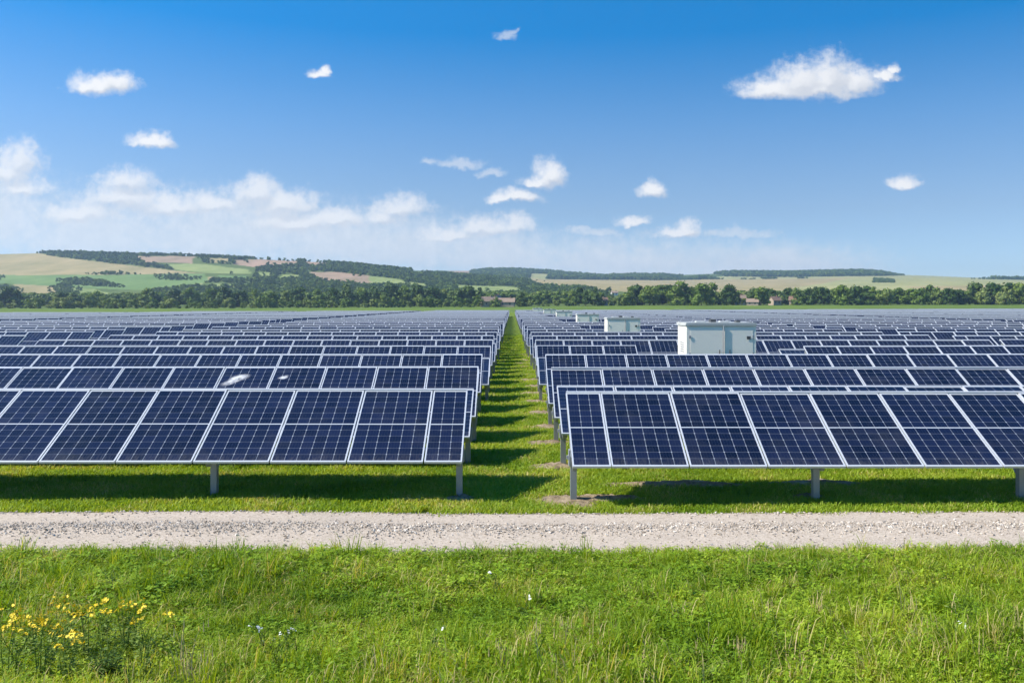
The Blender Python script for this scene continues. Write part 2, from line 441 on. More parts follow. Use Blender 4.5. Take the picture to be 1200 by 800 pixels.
def grid(name, xs, ys, zf, mat):
    X, Y = np.meshgrid(xs, ys); Z = zf(X, Y)
    v = np.stack([X, Y, Z], -1).reshape(-1, 3); nx, ny = len(xs), len(ys)
    i = np.arange((nx - 1) * (ny - 1)); r, c = divmod(i, nx - 1); a = r * nx + c
    f = np.stack([a, a + 1, a + nx + 1, a + nx], -1)
    me = bpy.data.meshes.new(name); me.from_pydata(v.tolist(), [], f.tolist()); me.materials.append(mat)
    me.polygons.foreach_set('use_smooth', np.ones(len(f), bool)); me.update()
    return me


M['ground'] = mat_ground()
gx = np.concatenate([np.arange(-420, -20, 20), np.arange(-20, 20, 0.5), np.arange(20, 421, 20)])
gy = np.concatenate([np.arange(-80, 0, 10), np.arange(0, 40, 0.5), np.arange(40, 341, 10)])
tag(obj('ground', grid('ground', gx, gy, lambda x, y: ground_z(x, y) * np.clip((60 - np.abs(y)) / 20, 0, 1), M['ground'])), 'green grassy ground under the solar field', kind='structure')


def mat_gravel():
    m, n, out = material('crushed_limestone')
    pos = n.node('ShaderNodeNewGeometry').outputs['Position']
    st = n.vmath('MULTIPLY', pos, (0.35, 1.0, 1.0))
    vor = n.node('ShaderNodeTexVoronoi'); vor.inputs['Scale'].default_value = 55; n.set(vor.inputs['Vector'], pos)
    band = n.noise(st, 1.6, 4, 0.6); fine = n.noise(pos, 70, 4, 0.8)
    cellc = n.sepxyz(vor.outputs['Color'])[0]
    c = n.ramp(n.math('ADD', n.math('MULTIPLY', cellc, 0.45), n.math('MULTIPLY', fine, 0.55)), [(0.2, (0.32, 0.26, 0.20)), (0.5, (0.44, 0.37, 0.295)), (0.8, (0.55, 0.47, 0.385))])
    c = n.mix(n.math('MULTIPLY', n.maprange(band, 0.5, 0.75), 0.35), c, (0.31, 0.27, 0.225))
    b = n.node('ShaderNodeBsdfPrincipled'); n.set(b.inputs['Base Color'], c); b.inputs['Roughness'].default_value = 0.95
    b.inputs['Specular IOR Level'].default_value = 0.15
    h = n.math('ADD', n.math('MULTIPLY', vor.outputs['Distance'], 0.8), n.math('MULTIPLY', fine, 0.5))
    n.set(b.inputs['Normal'], n.bump(h, 0.35, 0.010)); n.set(out.inputs[0], b.outputs[0])
    return m


M['gravel'] = mat_gravel()
M['stone'] = simple('loose_limestone', (0.60, 0.565, 0.525), 0.9, 0, 0.35, 25)
def road_profile(t): return 0.035 + 0.03 * np.exp(-((t - 0.5) / 0.13) ** 2) - 0.02 * np.exp(-((t - 0.22) / 0.12) ** 2) - 0.02 * np.exp(-((t - 0.8) / 0.12) ** 2) - 0.085 * np.exp(-(np.minimum(t, 1 - t) / 0.025) ** 2)
rx = np.arange(-30, 30.01, 0.1); rt = np.linspace(0, 1, 29)
RX, RT = np.meshgrid(rx, rt)
RY = road_edge_near(RX) + (road_edge_far(RX) - road_edge_near(RX)) * RT
RZ = ground_z(RX, RY) + road_profile(RT) + 0.006 * smooth_noise(RX, RY, 41, 6)
i = np.arange((len(rx) - 1) * (len(rt) - 1)); r_, c_ = divmod(i, len(rx) - 1); a_ = r_ * len(rx) + c_
me = bpy.data.meshes.new('gravel_road'); me.from_pydata(np.stack([RX, RY, RZ], -1).reshape(-1, 3).tolist(), [], np.stack([a_, a_ + 1, a_ + len(rx) + 1, a_ + len(rx)], -1).tolist())
me.materials.append(M['gravel']); me.polygons.foreach_set('use_smooth', np.ones(len(i), bool)); me.update()
tag(obj('gravel_road', me), 'pale crushed-stone track running across in front of the panels', kind='structure')

# ------------------------------------------------------------------ hills
XS = [-500, -200, 0, 50, 100, 200, 300, 400, 500, 550, 600, 650, 700, 760, 800, 850, 930, 1000, 1040, 1060, 1200, 1400, 1700]
ST = {320: [366] * 23,
      640: [361.5, 361.5, 361.5, 361.5, 361.5, 361.3, 361, 360.5, 360, 359.8, 359.5, 359.2, 359, 358.6, 358.4, 358.2, 358, 357.8, 357.7, 357.6, 357.2, 357, 357],
      900: [352, 353, 354, 354, 354, 354, 354, 354, 353.5, 353, 353, 353, 352.5, 352, 352, 352, 351.5, 351, 351, 351, 350, 350, 350],
      1250: [334, 334, 334, 334, 333.5, 333, 332, 334, 337, 339, 341, 341, 341, 342, 342, 342, 342, 341, 341, 340, 340, 340, 340],
      1750: [304, 300, 297.5, 296.2, 296, 298.5, 303, 308, 318, 323, 328, 330, 332, 334, 335, 335, 335, 333, 332, 332, 332, 334, 336],
      2300: [314, 310, 307, 306, 305, 307, 310, 315, 322.5, 325.5, 328, 329, 329.5, 330, 330, 330, 329, 328, 327, 327, 329, 331, 333],
      3200: [318, 316, 314, 314, 314, 314, 315, 316, 317, 317.5, 316.5, 319.5, 322, 323.5, 322, 320.5, 320.5, 318.5, 320.5, 322.5, 327, 330, 332],
      4600: [330] * 23}
YK = np.array(sorted(ST)); TAB = np.array([ST[k] for k in YK])
XF = np.linspace(-500, 1700, 661)
TABF = np.array([np.interp(XF, XS, row) for row in TAB])
ker = np.hanning(11); ker /= ker.sum()
TABF = np.array([np.convolve(np.pad(r, 5, mode='edge'), ker, mode='valid') for r in TABF])
def hill_px(xp, Y):
    """height of the land at distance Y, in picture rows; xp = column of that bearing"""
    xp = np.clip(np.asarray(xp, float), -500, 1700); Y = np.asarray(Y, float)
    fx = (xp + 500) / 2200 * 660; ix = np.clip(fx.astype(int), 0, 659); tx = fx - ix
    k = np.clip(np.searchsorted(YK, Y, side='right') - 1, 0, len(YK) - 2); ty = np.clip((Y - YK[k]) / (YK[k + 1] - YK[k]), 0, 1)
    a = TABF[k, ix] * (1 - tx) + TABF[k, ix + 1] * tx; b = TABF[k + 1, ix] * (1 - tx) + TABF[k + 1, ix + 1] * tx
    return a * (1 - ty) + b * ty
def hill_z(X, Y):
    xp = 600 + F * X / Y
    z = H + (HOR - hill_px(xp, Y)) * Y / F
    return z + np.clip((Y - 700) / 600, 0, 1) * (2.2 * smooth_noise(X, Y, 51, 0.006) + 0.9 * smooth_noise(X, Y, 52, 0.02)) - 0.02


def inside(poly, x, y):
    p = np.array(poly, float); r = np.zeros(np.shape(x), bool); j = len(p) - 1
    for i in range(len(p)):
        xi, yi = p[i]; xj, yj = p[j]
        c = ((yi > y) != (yj > y)) & (x < (xj - xi) * (y - yi) / ((yj - yi) if yj != yi else 1e-9) + xi)
        r ^= c; j = i
    return r


STRAW = (0.33, 0.275, 0.135); GREENF = (0.15, 0.23, 0.075); PALE = (0.31, 0.31, 0.13); SOIL = (0.33, 0.24, 0.16); LGREEN = (0.24, 0.29, 0.10); MEADOW = (0.095, 0.135, 0.035)
FIELDS = [  # (outline as seen across the valley, nearest and farthest distance, crop colour)
    ([(-500, 290), (25, 292), (60, 299), (120, 306), (200, 316), (238, 320), (150, 321.5), (0, 322), (-500, 324)], 1000, 1900, STRAW),
    ([(-500, 324), (0, 322), (150, 321.5), (240, 320), (245, 330), (170, 340), (100, 337), (0, 332), (-500, 336)], 900, 1700, GREENF),
    ([(15, 330), (62, 333), (70, 347), (22, 349)], 800, 1500, STRAW),
    ([(60, 336), (110, 338), (130, 344), (70, 346)], 800, 1500, LGREEN),
    ([(158, 299), (228, 300), (224, 308), (168, 306)], 1200, 1900, SOIL), ([(244, 302), (270, 302), (266, 308), (246, 307)], 1200, 1900, STRAW),
    ([(272, 304), (310, 303), (348, 305), (350, 310), (300, 312), (275, 309)], 1200, 1900, SOIL), ([(356, 306), (382, 306), (378, 312), (360, 311)], 1200, 1900, SOIL),
    ([(195, 308), (240, 309), (292, 315), (294, 320), (240, 319.5), (205, 315)], 1200, 1900, LGREEN), ([(200, 323), (240, 323), (262, 326), (230, 329), (196, 328)], 1000, 1700, STRAW),
    ([(210, 326), (235, 328), (238, 337), (222, 334)], 900, 1700, LGREEN), ([(250, 332), (282, 333), (280, 337), (252, 336)], 900, 1700, LGREEN),
    ([(300, 318), (318, 318), (318, 326), (304, 324)], 1200, 1900, LGREEN),
    ([(362, 318), (400, 319), (432, 323), (434, 332), (400, 333), (378, 329)], 900, 1900, SOIL), ([(428, 323), (470, 328), (482, 336), (432, 335)], 900, 1900, LGREEN), ([(330, 321), (352, 322), (350, 328), (326, 327)], 1000, 1900, LGREEN), ([(255, 322), (290, 323), (300, 328), (262, 328)], 1000, 1900, GREENF),
    ([(480, 312), (512, 314), (508, 321), (484, 319)], 1200, 2400, LGREEN), ([(518, 315), (552, 316), (550, 321), (530, 319)], 1200, 3400, SOIL),
    ([(478, 331), (500, 333), (500, 338), (480, 337)], 900, 1900, LGREEN),
    ([(528, 334), (605, 337), (615, 344), (560, 346), (535, 340)], 800, 1700, LGREEN),
    ([(606, 325), (640, 327), (700, 327.5), (790, 328.5), (1000, 326), (960, 333), (900, 343), (760, 344), (690, 340), (640, 334)], 900, 2950, STRAW),
    ([(655, 316), (720, 319), (718, 325), (660, 321)], 2400, 3600, SOIL), ([(622, 320), (645, 321), (640, 327), (620, 326)], 1700, 3600, PALE),
    ([(1060, 336), (1400, 330), (1700, 330), (1700, 342), (1100, 343)], 900, 1700, STRAW),
    ([(860, 322), (1060, 319), (1200, 322), (1700, 325), (1700, 345), (780, 345), (790, 331)], 850, 3600, PALE)]


def build_hills():
    xp = np.arange(-460, 1661, 3.0)
    ys = np.concatenate([np.linspace(322, 900, 24), np.linspace(915, 1900, 90), np.linspace(1920, 3400, 56), np.linspace(3450, 4600, 10)])
    XP, Y = np.meshgrid(xp, ys); X = (XP - 600) / F * Y; Z = hill_z(X, Y)
    Z[0] = -0.06
    nx = len(xp); v = np.stack([X, Y, Z], -1).reshape(-1, 3)
    i = np.arange((nx - 1) * (len(ys) - 1)); r, c = divmod(i, nx - 1); a = r * nx + c
    f = np.stack([a, a + 1, a + nx + 1, a + nx], -1)
    me = bpy.data.meshes.new('hills'); me.from_pydata(v.tolist(), [], f.tolist())
    px = XP.ravel() + 1.5 * smooth_noise(X.ravel(), Y.ravel(), 61, 0.03); py = hill_px(XP, Y).ravel()
    col = np.tile(np.array(MEADOW + (1,)), (len(v), 1))
    near = Y.ravel() < 660; col[near, :3] = (0.12, 0.18, 0.035)
    for poly, y0, y1, cc in reversed(FIELDS):
        k = inside(poly, px, py) & (Y.ravel() > y0) & (Y.ravel() < y1); col[k, :3] = cc
    ca = me.color_attributes.new('crop', 'FLOAT_COLOR', 'POINT'); ca.data.foreach_set('color', col.astype(np.float32).ravel())
    m, n, out = material('farmland')
    at = n.node('ShaderNodeAttribute', attribute_name='crop', attribute_type='GEOMETRY').outputs['Color']
    pos = n.node('ShaderNodeNewGeometry').outputs['Position']
    tex = n.noise(n.vmath('MULTIPLY', pos, (1, 0.35, 1)), 0.02, 5, 0.65)
    c = n.mix(1.0, at, n.ramp(tex, [(0.3, (0.72, 0.78, 0.7)), (0.7, (1.2, 1.12, 1.15))]), 'MULTIPLY')
    b = n.node('ShaderNodeBsdfPrincipled'); n.set(b.inputs['Base Color'], c); b.inputs['Roughness'].default_value = 0.95; b.inputs['Specular IOR Level'].default_value = 0.05
    n.set(out.inputs[0], b.outputs[0]); me.materials.append(m)
    me.polygons.foreach_set('use_smooth', np.ones(len(f), bool)); me.update()
    tag(obj('hills', me), 'rolling hills with straw and green fields beyond the solar field', kind='structure')


build_hills()

# ------------------------------------------------------------------ trees
M['leaf_dark'] = mat_leaf('dark_foliage', [(0.036, 0.075, 0.014), (0.060, 0.110, 0.018), (0.095, 0.145, 0.026)], 0.2)
M['leaf_mid'] = mat_leaf('mid_foliage', [(0.085, 0.145, 0.022), (0.130, 0.200, 0.028), (0.185, 0.240, 0.045)], 0.25)
M['leaf_light'] = mat_leaf('light_foliage', [(0.120, 0.180, 0.036), (0.170, 0.230, 0.050), (0.220, 0.260, 0.085)], 0.25)
M['bark'] = simple('bark', (0.10, 0.08, 0.06), 0.9, 0, 0.3, 3)


def crown(seed, n_leaf, wide=0.42, base=0.12, conical=0.0, leaf=0.055, clumps=16):
    """leaf-clump faces spread over uneven clumps; unit height"""
    r = np.random.default_rng(seed); V = []; Fc = []; T = []
    cs = []
    for _ in range(clumps):
        t = r.uniform(0, 1); zc = base + 0.10 + (0.88 - base - 0.10) * t
        rad = wide * (math.sqrt(max(0.05, 1 - (2 * t - 0.85) ** 2 * 0.9)) * (1 - conical) + conical * (1.05 - t)) * r.uniform(0.45, 0.8)
        a = r.uniform(0, 2 * pi)
        cs.append((rad * math.cos(a), rad * math.sin(a), zc, r.uniform(0.13, 0.23) * (1 - 0.4 * conical * t), r.uniform(0, 1)))
    cs.append((0, 0, 0.5, 0.27 * (1 - 0.4 * conical), 0.3))
    for k in range(n_leaf):
        cx, cy_, cz, cr, ct = cs[r.integers(len(cs))]
        d = r.normal(size=3); d[2] = d[2] * 0.8 + 0.25; d /= np.linalg.norm(d)
        p = np.array((cx, cy_, cz)) + d * cr * r.uniform(0.65, 1.08) * np.array((1, 1, 0.85))
        nrm = d + r.normal(size=3) * 0.45; nrm /= np.linalg.norm(nrm)
        a = np.cross(nrm, r.normal(size=3)); a /= np.linalg.norm(a); b = np.cross(nrm, a); s = leaf * r.uniform(0.6, 1.3)
        i0 = len(V); V += [p + a * s, p + b * s * 0.7, p - a * s, p - b * s * 0.7]; Fc.append((i0, i0 + 1, i0 + 2, i0 + 3))
        T += [0.5 * ct + 0.5 * r.uniform()] * 4
    for cx, cy_, cz, cr, ct in cs:      # twiggy hearts of the clumps
        q = cr * 0.72; i0 = len(V)
        V += [(cx + q, cy_, cz), (cx - q, cy_, cz), (cx, cy_ + q, cz), (cx, cy_ - q, cz), (cx, cy_, cz + q), (cx, cy_, cz - q)]; T += [0.2] * 6
        for f in ((0, 2, 4), (2, 1, 4), (1, 3, 4), (3, 0, 4), (2, 0, 5), (1, 2, 5), (3, 1, 5), (0, 3, 5)): Fc.append(tuple(i0 + j for j in f))
    return V, Fc, T


def crown_mesh(name, mat, *a, **k):
    V, Fc, T = crown(*a, **k); me = new_mesh(name, V, Fc, [mat])
    at = me.attributes.new('tint', 'FLOAT', 'POINT'); at.data.foreach_set('value', np.array(T, np.float32))
    return me


def trunk_mesh(seed, r=0.022, h=0.55):
    q = np.random.default_rng(seed); m = MB(); p = (0, 0, -0.03); rr = r
    for s in range(3):
        nx = (q.normal() * 0.012, q.normal() * 0.012, h * (s + 1) / 3); m.tube(p, nx, rr, rr * 0.72, 7); p = nx; rr *= 0.72
    for s in range(4):
        a = q.uniform(0, 2 * pi); z0 = h * q.uniform(0.3, 0.8)
        m.tube((0, 0, z0), (0.22 * cos(a), 0.22 * sin(a), z0 + 0.2), rr * 0.8, rr * 0.3, 5)
    return m.mesh('trunk', M['bark'], True)


TRUNKS = [trunk_mesh(s) for s in range(3)]
KINDS = {}
for kname, mat, args in (('dark', 'leaf_dark', dict(wide=0.44, base=-0.06, clumps=22)), ('mid', 'leaf_mid', dict(wide=0.48, base=-0.06, clumps=22)), ('light', 'leaf_light', dict(wide=0.48, base=-0.06, clumps=22)),
                         ('bush', 'leaf_light', dict(wide=0.70, base=-0.08)), ('midbush', 'leaf_mid', dict(wide=0.72, base=-0.08)), ('cone', 'leaf_dark', dict(wide=0.24, conical=0.85, base=0.05))):
    KINDS[kname] = [crown_mesh(kname + '_crown', M[mat], 100 + 7 * s + len(kname), 760, **args) for s in range(3)]


def px_to_land(xp, yp, y0=640, y1=4000):
    Y = np.linspace(y0, y1, 900); rows = hill_px(np.full_like(Y, xp), Y)
    k = np.argmax(rows <= yp)
    return Y[k] if rows[k] <= yp else y1


LOOK = {'dark': 'dark green rounded tree', 'mid': 'mid green rounded tree', 'light': 'pale green rounded tree', 'bush': 'low pale green bush', 'midbush': 'low mid green bush', 'cone': 'narrow dark pointed tree'}
tree_list = []
def add_tree(kind, X, Y, h, w=1.0): tree_list.append((kind, X, Y, h, w))
q = random.Random(5)
# individually visible trees along the far side of the field (column, height in m, kind)
front = []
xp = -30
while xp < 590:
    front.append((xp, q.choice(['bush', 'bush', 'midbush', 'midbush', 'light', 'mid']), q.uniform(5.0, 9.0), 640)); xp += q.uniform(8, 13)
for c, k, h in ((8, 'dark', 17), (-12, 'dark', 18), (22, 'dark', 14), (70, 'dark', 14), (84, 'dark', 12.5), (118, 'mid', 13), (150, 'midbush', 11), (168, 'mid', 14), (182, 'dark', 13), (205, 'dark', 15),
                (225, 'mid', 16), (245, 'mid', 15), (262, 'dark', 15), (280, 'dark', 14), (300, 'mid', 15), (318, 'mid', 14), (338, 'light', 13), (352, 'dark', 15), (372, 'mid', 14),
                (390, 'dark', 16), (408, 'dark', 17), (425, 'mid', 16), (440, 'dark', 17), (458, 'dark', 17), (474, 'mid', 15), (490, 'dark', 16), (508, 'dark', 17), (520, 'light', 14), (535, 'dark', 16), (550, 'dark', 15), (562, 'cone', 15)):
    front.append((c, k, h, 690))
for c, k, h in ((612, 'dark', 11), (620, 'light', 8), (640, 'bush', 5), (652, 'bush', 5.5), (665, 'midbush', 7), (630, 'mid', 9), (678, 'cone', 16), (672, 'mid', 11), (686, 'cone', 13), (697, 'cone', 14), (704, 'mid', 11), (716, 'bush', 8), (728, 'light', 9),
                (738, 'mid', 15), (748, 'dark', 16), (760, 'mid', 17), (772, 'mid', 16), (786, 'dark', 17), (797, 'mid', 18), (808, 'dark', 17), (820, 'mid', 16), (834, 'mid', 18), (846, 'light', 12), (854, 'dark', 17), (862, 'dark', 12),
                (872, 'bush', 6), (884, 'dark', 14), (892, 'mid', 13), (903, 'dark', 14), (915, 'light', 7), (926, 'dark', 13), (936, 'mid', 13), (946, 'dark', 14), (957, 'cone', 15), (967, 'dark', 15), (978, 'dark', 14), (990, 'mid', 14), (1001, 'dark', 15),
                (1013, 'dark', 16), (1026, 'mid', 13), (1040, 'light', 13), (1052, 'mid', 12), (1064, 'midbush', 12), (1078, 'mid', 13), (1090, 'dark', 14), (1104, 'light', 13), (1116, 'dark', 14), (1128, 'dark', 14), (1142, 'dark', 16), (1150, 'light', 13), (1162, 'dark', 17), (1174, 'light', 14), (1184, 'dark', 17), (1196, 'mid', 17), (1210, 'dark', 16), (1224, 'mid', 15)):
    front.append((c, k, h, 660 + q.uniform(-15, 30)))
for c, k, h, Y in front:
    add_tree(k, (c - 600) / F * Y, Y + q.uniform(-6, 6), h * q.uniform(0.9, 1.08), q.uniform(0.9, 1.25))
tree_list.sort(key=lambda t: t[1] / t[2])
TREE_GROUP = 'trees and bushes lining the far edge of the field'
count_of = {}
total_of = {}
for t in tree_list: total_of[t[0]] = total_of.get(t[0], 0) + 1
for i, (k, X, Y, h, w) in enumerate(tree_list):
    count_of[k] = count_of.get(k, 0) + 1
    z = float(hill_z(np.array(X), np.array(Y)))
    bush = 'bush' in k
    t = empty('bush' if bush else 'tree', (X, Y, z - 0.1), (0, 0, q.uniform(0, 6.28)))
    tag(t, '%s on the far field edge, %s of its kind from the left' % (LOOK[k], ordinal(count_of[k])), 'bush' if bush else 'tree', TREE_GROUP)
    obj('crown', KINDS[k][q.randrange(3)], t, scale=(h * w, h * w, h))
    obj('trunk', TRUNKS[q.randrange(3)], t, scale=(h, h, h * (0.4 if bush else 1.0)))

# woods on the slopes: one mass
WOODS = [
    ([(22, 298.5), (60, 294), (120, 292), (300, 300), (400, 304), (460, 310), (530, 318), (640, 324), (640, 334), (560, 336), (480, 333), (440, 325), (400, 323), (366, 319), (352, 312), (310, 314), (296, 310), (240, 308), (232, 302), (160, 300), (166, 306), (214, 317), (165, 312), (100, 304), (50, 298.5)], 1050, 1900, 1.0),
    ([(300, 313), (360, 316), (360, 322), (380, 331), (440, 336), (520, 333), (560, 338), (520, 342), (440, 338), (330, 333), (232, 331), (240, 327), (300, 325)], 900, 1900, 0.9),
    ([(170, 343), (230, 337), (330, 333), (420, 335), (560, 341), (640, 348), (640, 357), (150, 357)], 700, 1400, 1.0),
    ([(540, 314), (600, 313), (650, 317), (700, 323), (790, 326), (790, 328), (600, 328), (540, 324)], 2000, 3500, 0.9),
    ([(718, 319), (800, 319), (800, 329), (712, 327)], 2400, 3500, 1.0),
    ([(798, 325), (834, 325), (850, 328), (830, 331), (798, 330)], 1900, 3300, 0.9),
    ([(816, 316), (930, 316), (1000, 314), (1050, 317), (1060, 322.8), (1030, 323.4), (930, 324.5), (850, 324)], 2500, 3450, 1.0),
    ([(600, 331), (640, 336), (700, 341), (720, 346), (720, 356), (600, 356)], 740, 1500, 0.9),
    ([(-60, 344), (60, 345), (160, 342), (232, 338), (232, 357), (-60, 358)], 660, 950, 1.0),
    ([(720, 345), (1230, 345), (1230, 356), (720, 356)], 680, 860, 0.8),
    ([(1024, 327), (1048, 328), (1048, 331.5), (1022, 331)], 1500, 2500, 1.1),
    ([(1138, 327), (1200, 327.5), (1260, 329), (1260, 330), (1138, 327.8)], 2600, 3300, 0.25),
    ([(66, 326), (100, 329), (145, 333), (146, 337), (90, 334), (64, 330)], 900, 1600, 1.6),
    ([(180, 321), (236, 324), (236, 328), (182, 328)], 900, 1700, 1.2), ([(100, 320), (170, 321), (170, 322.5), (100, 321.5)], 1000, 1700, 1.1), ([(-60, 321), (6, 322), (6, 328), (-60, 327)], 900, 1700, 1.2), ([(55, 337), (75, 332), (98, 338), (90, 346), (58, 346)], 800, 1300, 1.3), ([(-60, 330), (10, 331), (28, 340), (22, 350), (-60, 352)], 750, 1200, 1.3),
    ([(868, 327), (885, 327), (884, 330), (866, 330)], 1900, 3000, 1.0), ([(892, 325.5), (910, 325.5), (910, 327.5), (892, 327)], 2300, 3200, 1.0), ([(935, 326), (947, 326), (947, 328), (935, 328)], 2300, 3200, 0.7)]
small = [crown_mesh('wood_dark', M['leaf_dark'], 300 + s, 170, wide=0.46, leaf=0.10, clumps=9, base=-0.05) for s in range(4)]
small += [crown_mesh('wood_fresh', M['leaf_mid'], 320 + s, 170, wide=0.50, leaf=0.10, clumps=9, base=-0.05) for s in range(2)]
small += [crown_mesh('wood_pale', M['leaf_light'], 340 + s, 170, wide=0.50, leaf=0.10, clumps=9, base=-0.05) for s in range(2)]
pts = []; sc = []; ix = []
for poly, y0, y1, dens in WOODS:
    hedge = dens > 1.05
    xs_ = [p[0] for p in poly]; N = int(min(60000, 40000))
    xpr = rng.uniform(min(xs_) - 2, max(xs_) + 2, N); Y = np.sqrt(rng.uniform(y0 ** 2, y1 ** 2, N))
    area = (max(xs_) - min(xs_) + 4) / F * (y1 ** 2 - y0 ** 2) / 2
    spacing2 = np.where(Y > 2200, 110.0, np.where(Y < 900, 45.0, 70.0))
    keep = rng.uniform(0, 1, N) < (area / N) / spacing2 * dens
    xj = xpr + 1.2 * smooth_noise(xpr, Y, 71, 0.05)
    rows = hill_px(xpr, Y)
    keep &= inside(poly, xj, rows)
    for fp, fy0, fy1, _ in FIELDS[:-1]:
        if hedge: break
        if y1 <= 2000 or fy1 > 2500: keep &= ~(inside(fp, xpr, rows) & (Y > fy0) & (Y < fy1)) | (rng.uniform(0, 1, N) < 0.04 * (Y < 1900))
    X = (xpr - 600) / F * Y
    Z = hill_z(X, Y)
    hh = rng.uniform(6.5, 11.5, N) * np.where(Y > 2200, 1.25, 1.0)
    hh *= np.where((Y > 900) & (Y < 1900), .72, 1.0)
    hh *= np.clip(np.minimum(xpr - min(xs_), max(xs_) - xpr) / 28, .3, 1) ** .7
    for j in np.nonzero(keep)[0]:
        pts.append((X[j], Y[j], Z[j] - 0.4)); s = hh[j]; sc.append((s * 1.2, s * 1.2, s)); ix.append(rng.choice([0, 1, 2, 3, 0, 1, 2, 3, 4, 5, 4] if Y[j] > 1000 else [0, 1, 2, 4, 5, 4, 5, 6, 7]))
# scattered single trees and hedges lost in the distance
for _ in range(420):
    xp_, Y_ = rng.uniform(-100, 1300), rng.uniform(900, 3000)
    row = float(hill_px(xp_, Y_))
    if any(inside(fp, np.array([xp_]), np.array([row]))[0] and f0 < Y_ < f1 for fp, f0, f1, _ in FIELDS): continue
    X_ = (xp_ - 600) / F * Y_; s = rng.uniform(5, 9); pts.append((X_, Y_, float(hill_z(np.array(X_), np.array(Y_))) - 0.3)); sc.append((s * 1.2, s * 1.2, s)); ix.append(rng.integers(6))
print('wood trees', len(pts))
w = scatter('hillside_woods', pts, sc, rng.uniform(0, 6.28, len(pts)), ix, small)
tag(w, 'dark woods and hedges spread over the distant hills', kind='stuff')

# far houses
M['wall_cream'] = simple('cream_render', (0.34, 0.28, 0.21), 0.9, 0, 0.06, 0.5)
M['wall_white'] = simple('white_render', (0.62, 0.60, 0.56), 0.9, 0, 0.04, 0.5)
M['tile'] = simple('clay_roof_tiles', (0.20, 0.125, 0.09), 0.9, 0, 0.2, 1.0)
M['tile_pale'] = simple('faded_roof_tiles', (0.26, 0.19, 0.14), 0.9, 0, 0.2, 1.0)
M['window_dark'] = simple('dark_window', (0.04, 0.05, 0.06), 0.2, 0, 0.1, 1.0)
def house(c, Y, wdt, dep, eave, ridge, wall, roof, rz, label):
    X = (c - 600) / F * Y; z = float(hill_z(np.array(X), np.array(Y)))
    t = empty('house', (X, Y, z), (0, 0, rz)); a, b = wdt / 2, dep / 2
    m = MB(); vs = [(-a, -b, -1), (a, -b, -1), (a, b, -1), (-a, b, -1), (-a, -b, eave), (a, -b, eave), (a, b, eave), (-a, b, eave), (-a, 0, ridge - .1), (a, 0, ridge - .1)]
    m.add(vs, [(0, 1, 5, 4), (2, 3, 7, 6), (1, 2, 6, 9, 5), (3, 0, 4, 8, 7)]); obj('wall', m.mesh('wall', M[wall]), t)
    m = MB(); o = 0.5; th = 0.2; k = (ridge - eave) / b
    for s in (-1, 1):
        e = (s * (b + o), eave - k * o); vs = []
        for zz in (0, th): vs += [(-a - o, e[0], e[1] + zz), (a + o, e[0], e[1] + zz), (a + o, 0, ridge + zz), (-a - o, 0, ridge + zz)]
        m.add(vs, [(0, 1, 2, 3), (7, 6, 5, 4), (0, 4, 5, 1), (1, 5, 6, 2), (3, 7, 4, 0)])
    rf = obj('roof', m.mesh('roof', M[roof]), t)
    obj('chimney', MB().box((a * .4, -.4, ridge - .5), (a * .4 + .8, .4, ridge + 1.1)).mesh('chimney', M['tile']), rf)
    for xw in (-a * .5, a * .45):
        obj('window', MB().box((xw - .6, -b - .04, eave * .4), (xw + .6, -b + .05, eave * .4 + 1.5)).mesh('window', M['window_dark']), t)
    tag(t, label, 'house', 'village houses among the far trees')
house(572, 640, 9, 7, 4.2, 7.2, 'wall_cream', 'tile_pale', 0.3, 'cream gabled house at the left end of the far hamlet')
house(583, 648, 8, 7, 4.6, 8.4, 'wall_cream', 'tile_pale', 1.3, 'tall gable-end house in the middle of the far hamlet')
house(594, 640, 11, 7, 3.6, 6.2, 'wall_cream', 'tile_pale', -0.1, 'long low cream house at the right end of the far hamlet')
house(720, 1080, 7.5, 6, 3.2, 5.0, 'wall_white', 'tile_pale', 0.1, 'small bright white house above the trees behind the cabins')
house(866, 690, 9, 7, 5.0, 7.4, 'wall_white', 'tile_pale', 0.1, 'white house half hidden by trees on the right')
house(882, 650, 8, 6, 2.6, 4.8, 'wall_cream', 'tile_pale', -0.3, 'low cream house with pale roof among bushes on the right')
house(908, 665, 7, 6, 3.6, 6.2, 'wall_cream', 'tile', 0.4, 'red-roofed house between dark trees on the right')
house(931, 672, 7, 6, 3.6, 6.4, 'wall_cream', 'tile', -0.4, 'red-roofed house farthest right in the tree line')
house(705, 680, 8, 6, 4.0, 6.2, 'wall_cream', 'tile', 0.2, 'red-roofed house in the trees behind the white cabins')

# ------------------------------------------------------------------ solar tables
MW, ML, PITCH = 1.028, 1.76, 1.048          # module width, length, spacing along the row
FR, FD, FV = 0.030, 0.032, 0.019                       # frame face width, frame depth
def module_frame(wd, bar=True):
    m = MB(); a, b = wd, ML
    m.box((0, 0, 0), (a, FR, FD)); m.box((0, b - FR, 0), (a, b, FD)); m.box((0, FR, 0), (FV, b - FR, FD)); m.box((a - FV, FR, 0), (a, b - FR, FD))
    if bar: m.box((FV, b / 2 - 0.010, 0.02), (a - FV, b / 2 + 0.010, FD - 0.002))
    m.add([(FR, FR, 0.012), (a - FR, FR, 0.012), (a - FR, b - FR, 0.012), (FR, b - FR, 0.012)], [(3, 2, 1, 0)], 1)
    return m
def glass_uv(wd):
    k = 6.0 * wd / MW
    return [(0, 0), (k, 0), (k, 12), (0, 12)]
def glass_quad(wd, z=FD - 0.005): return [(FV, FR, z), (wd - FV, FR, z), (wd - FV, ML - FR, z), (FV, ML - FR, z)]
FRAME = {}; GLASS = {}; WHOLE = {}
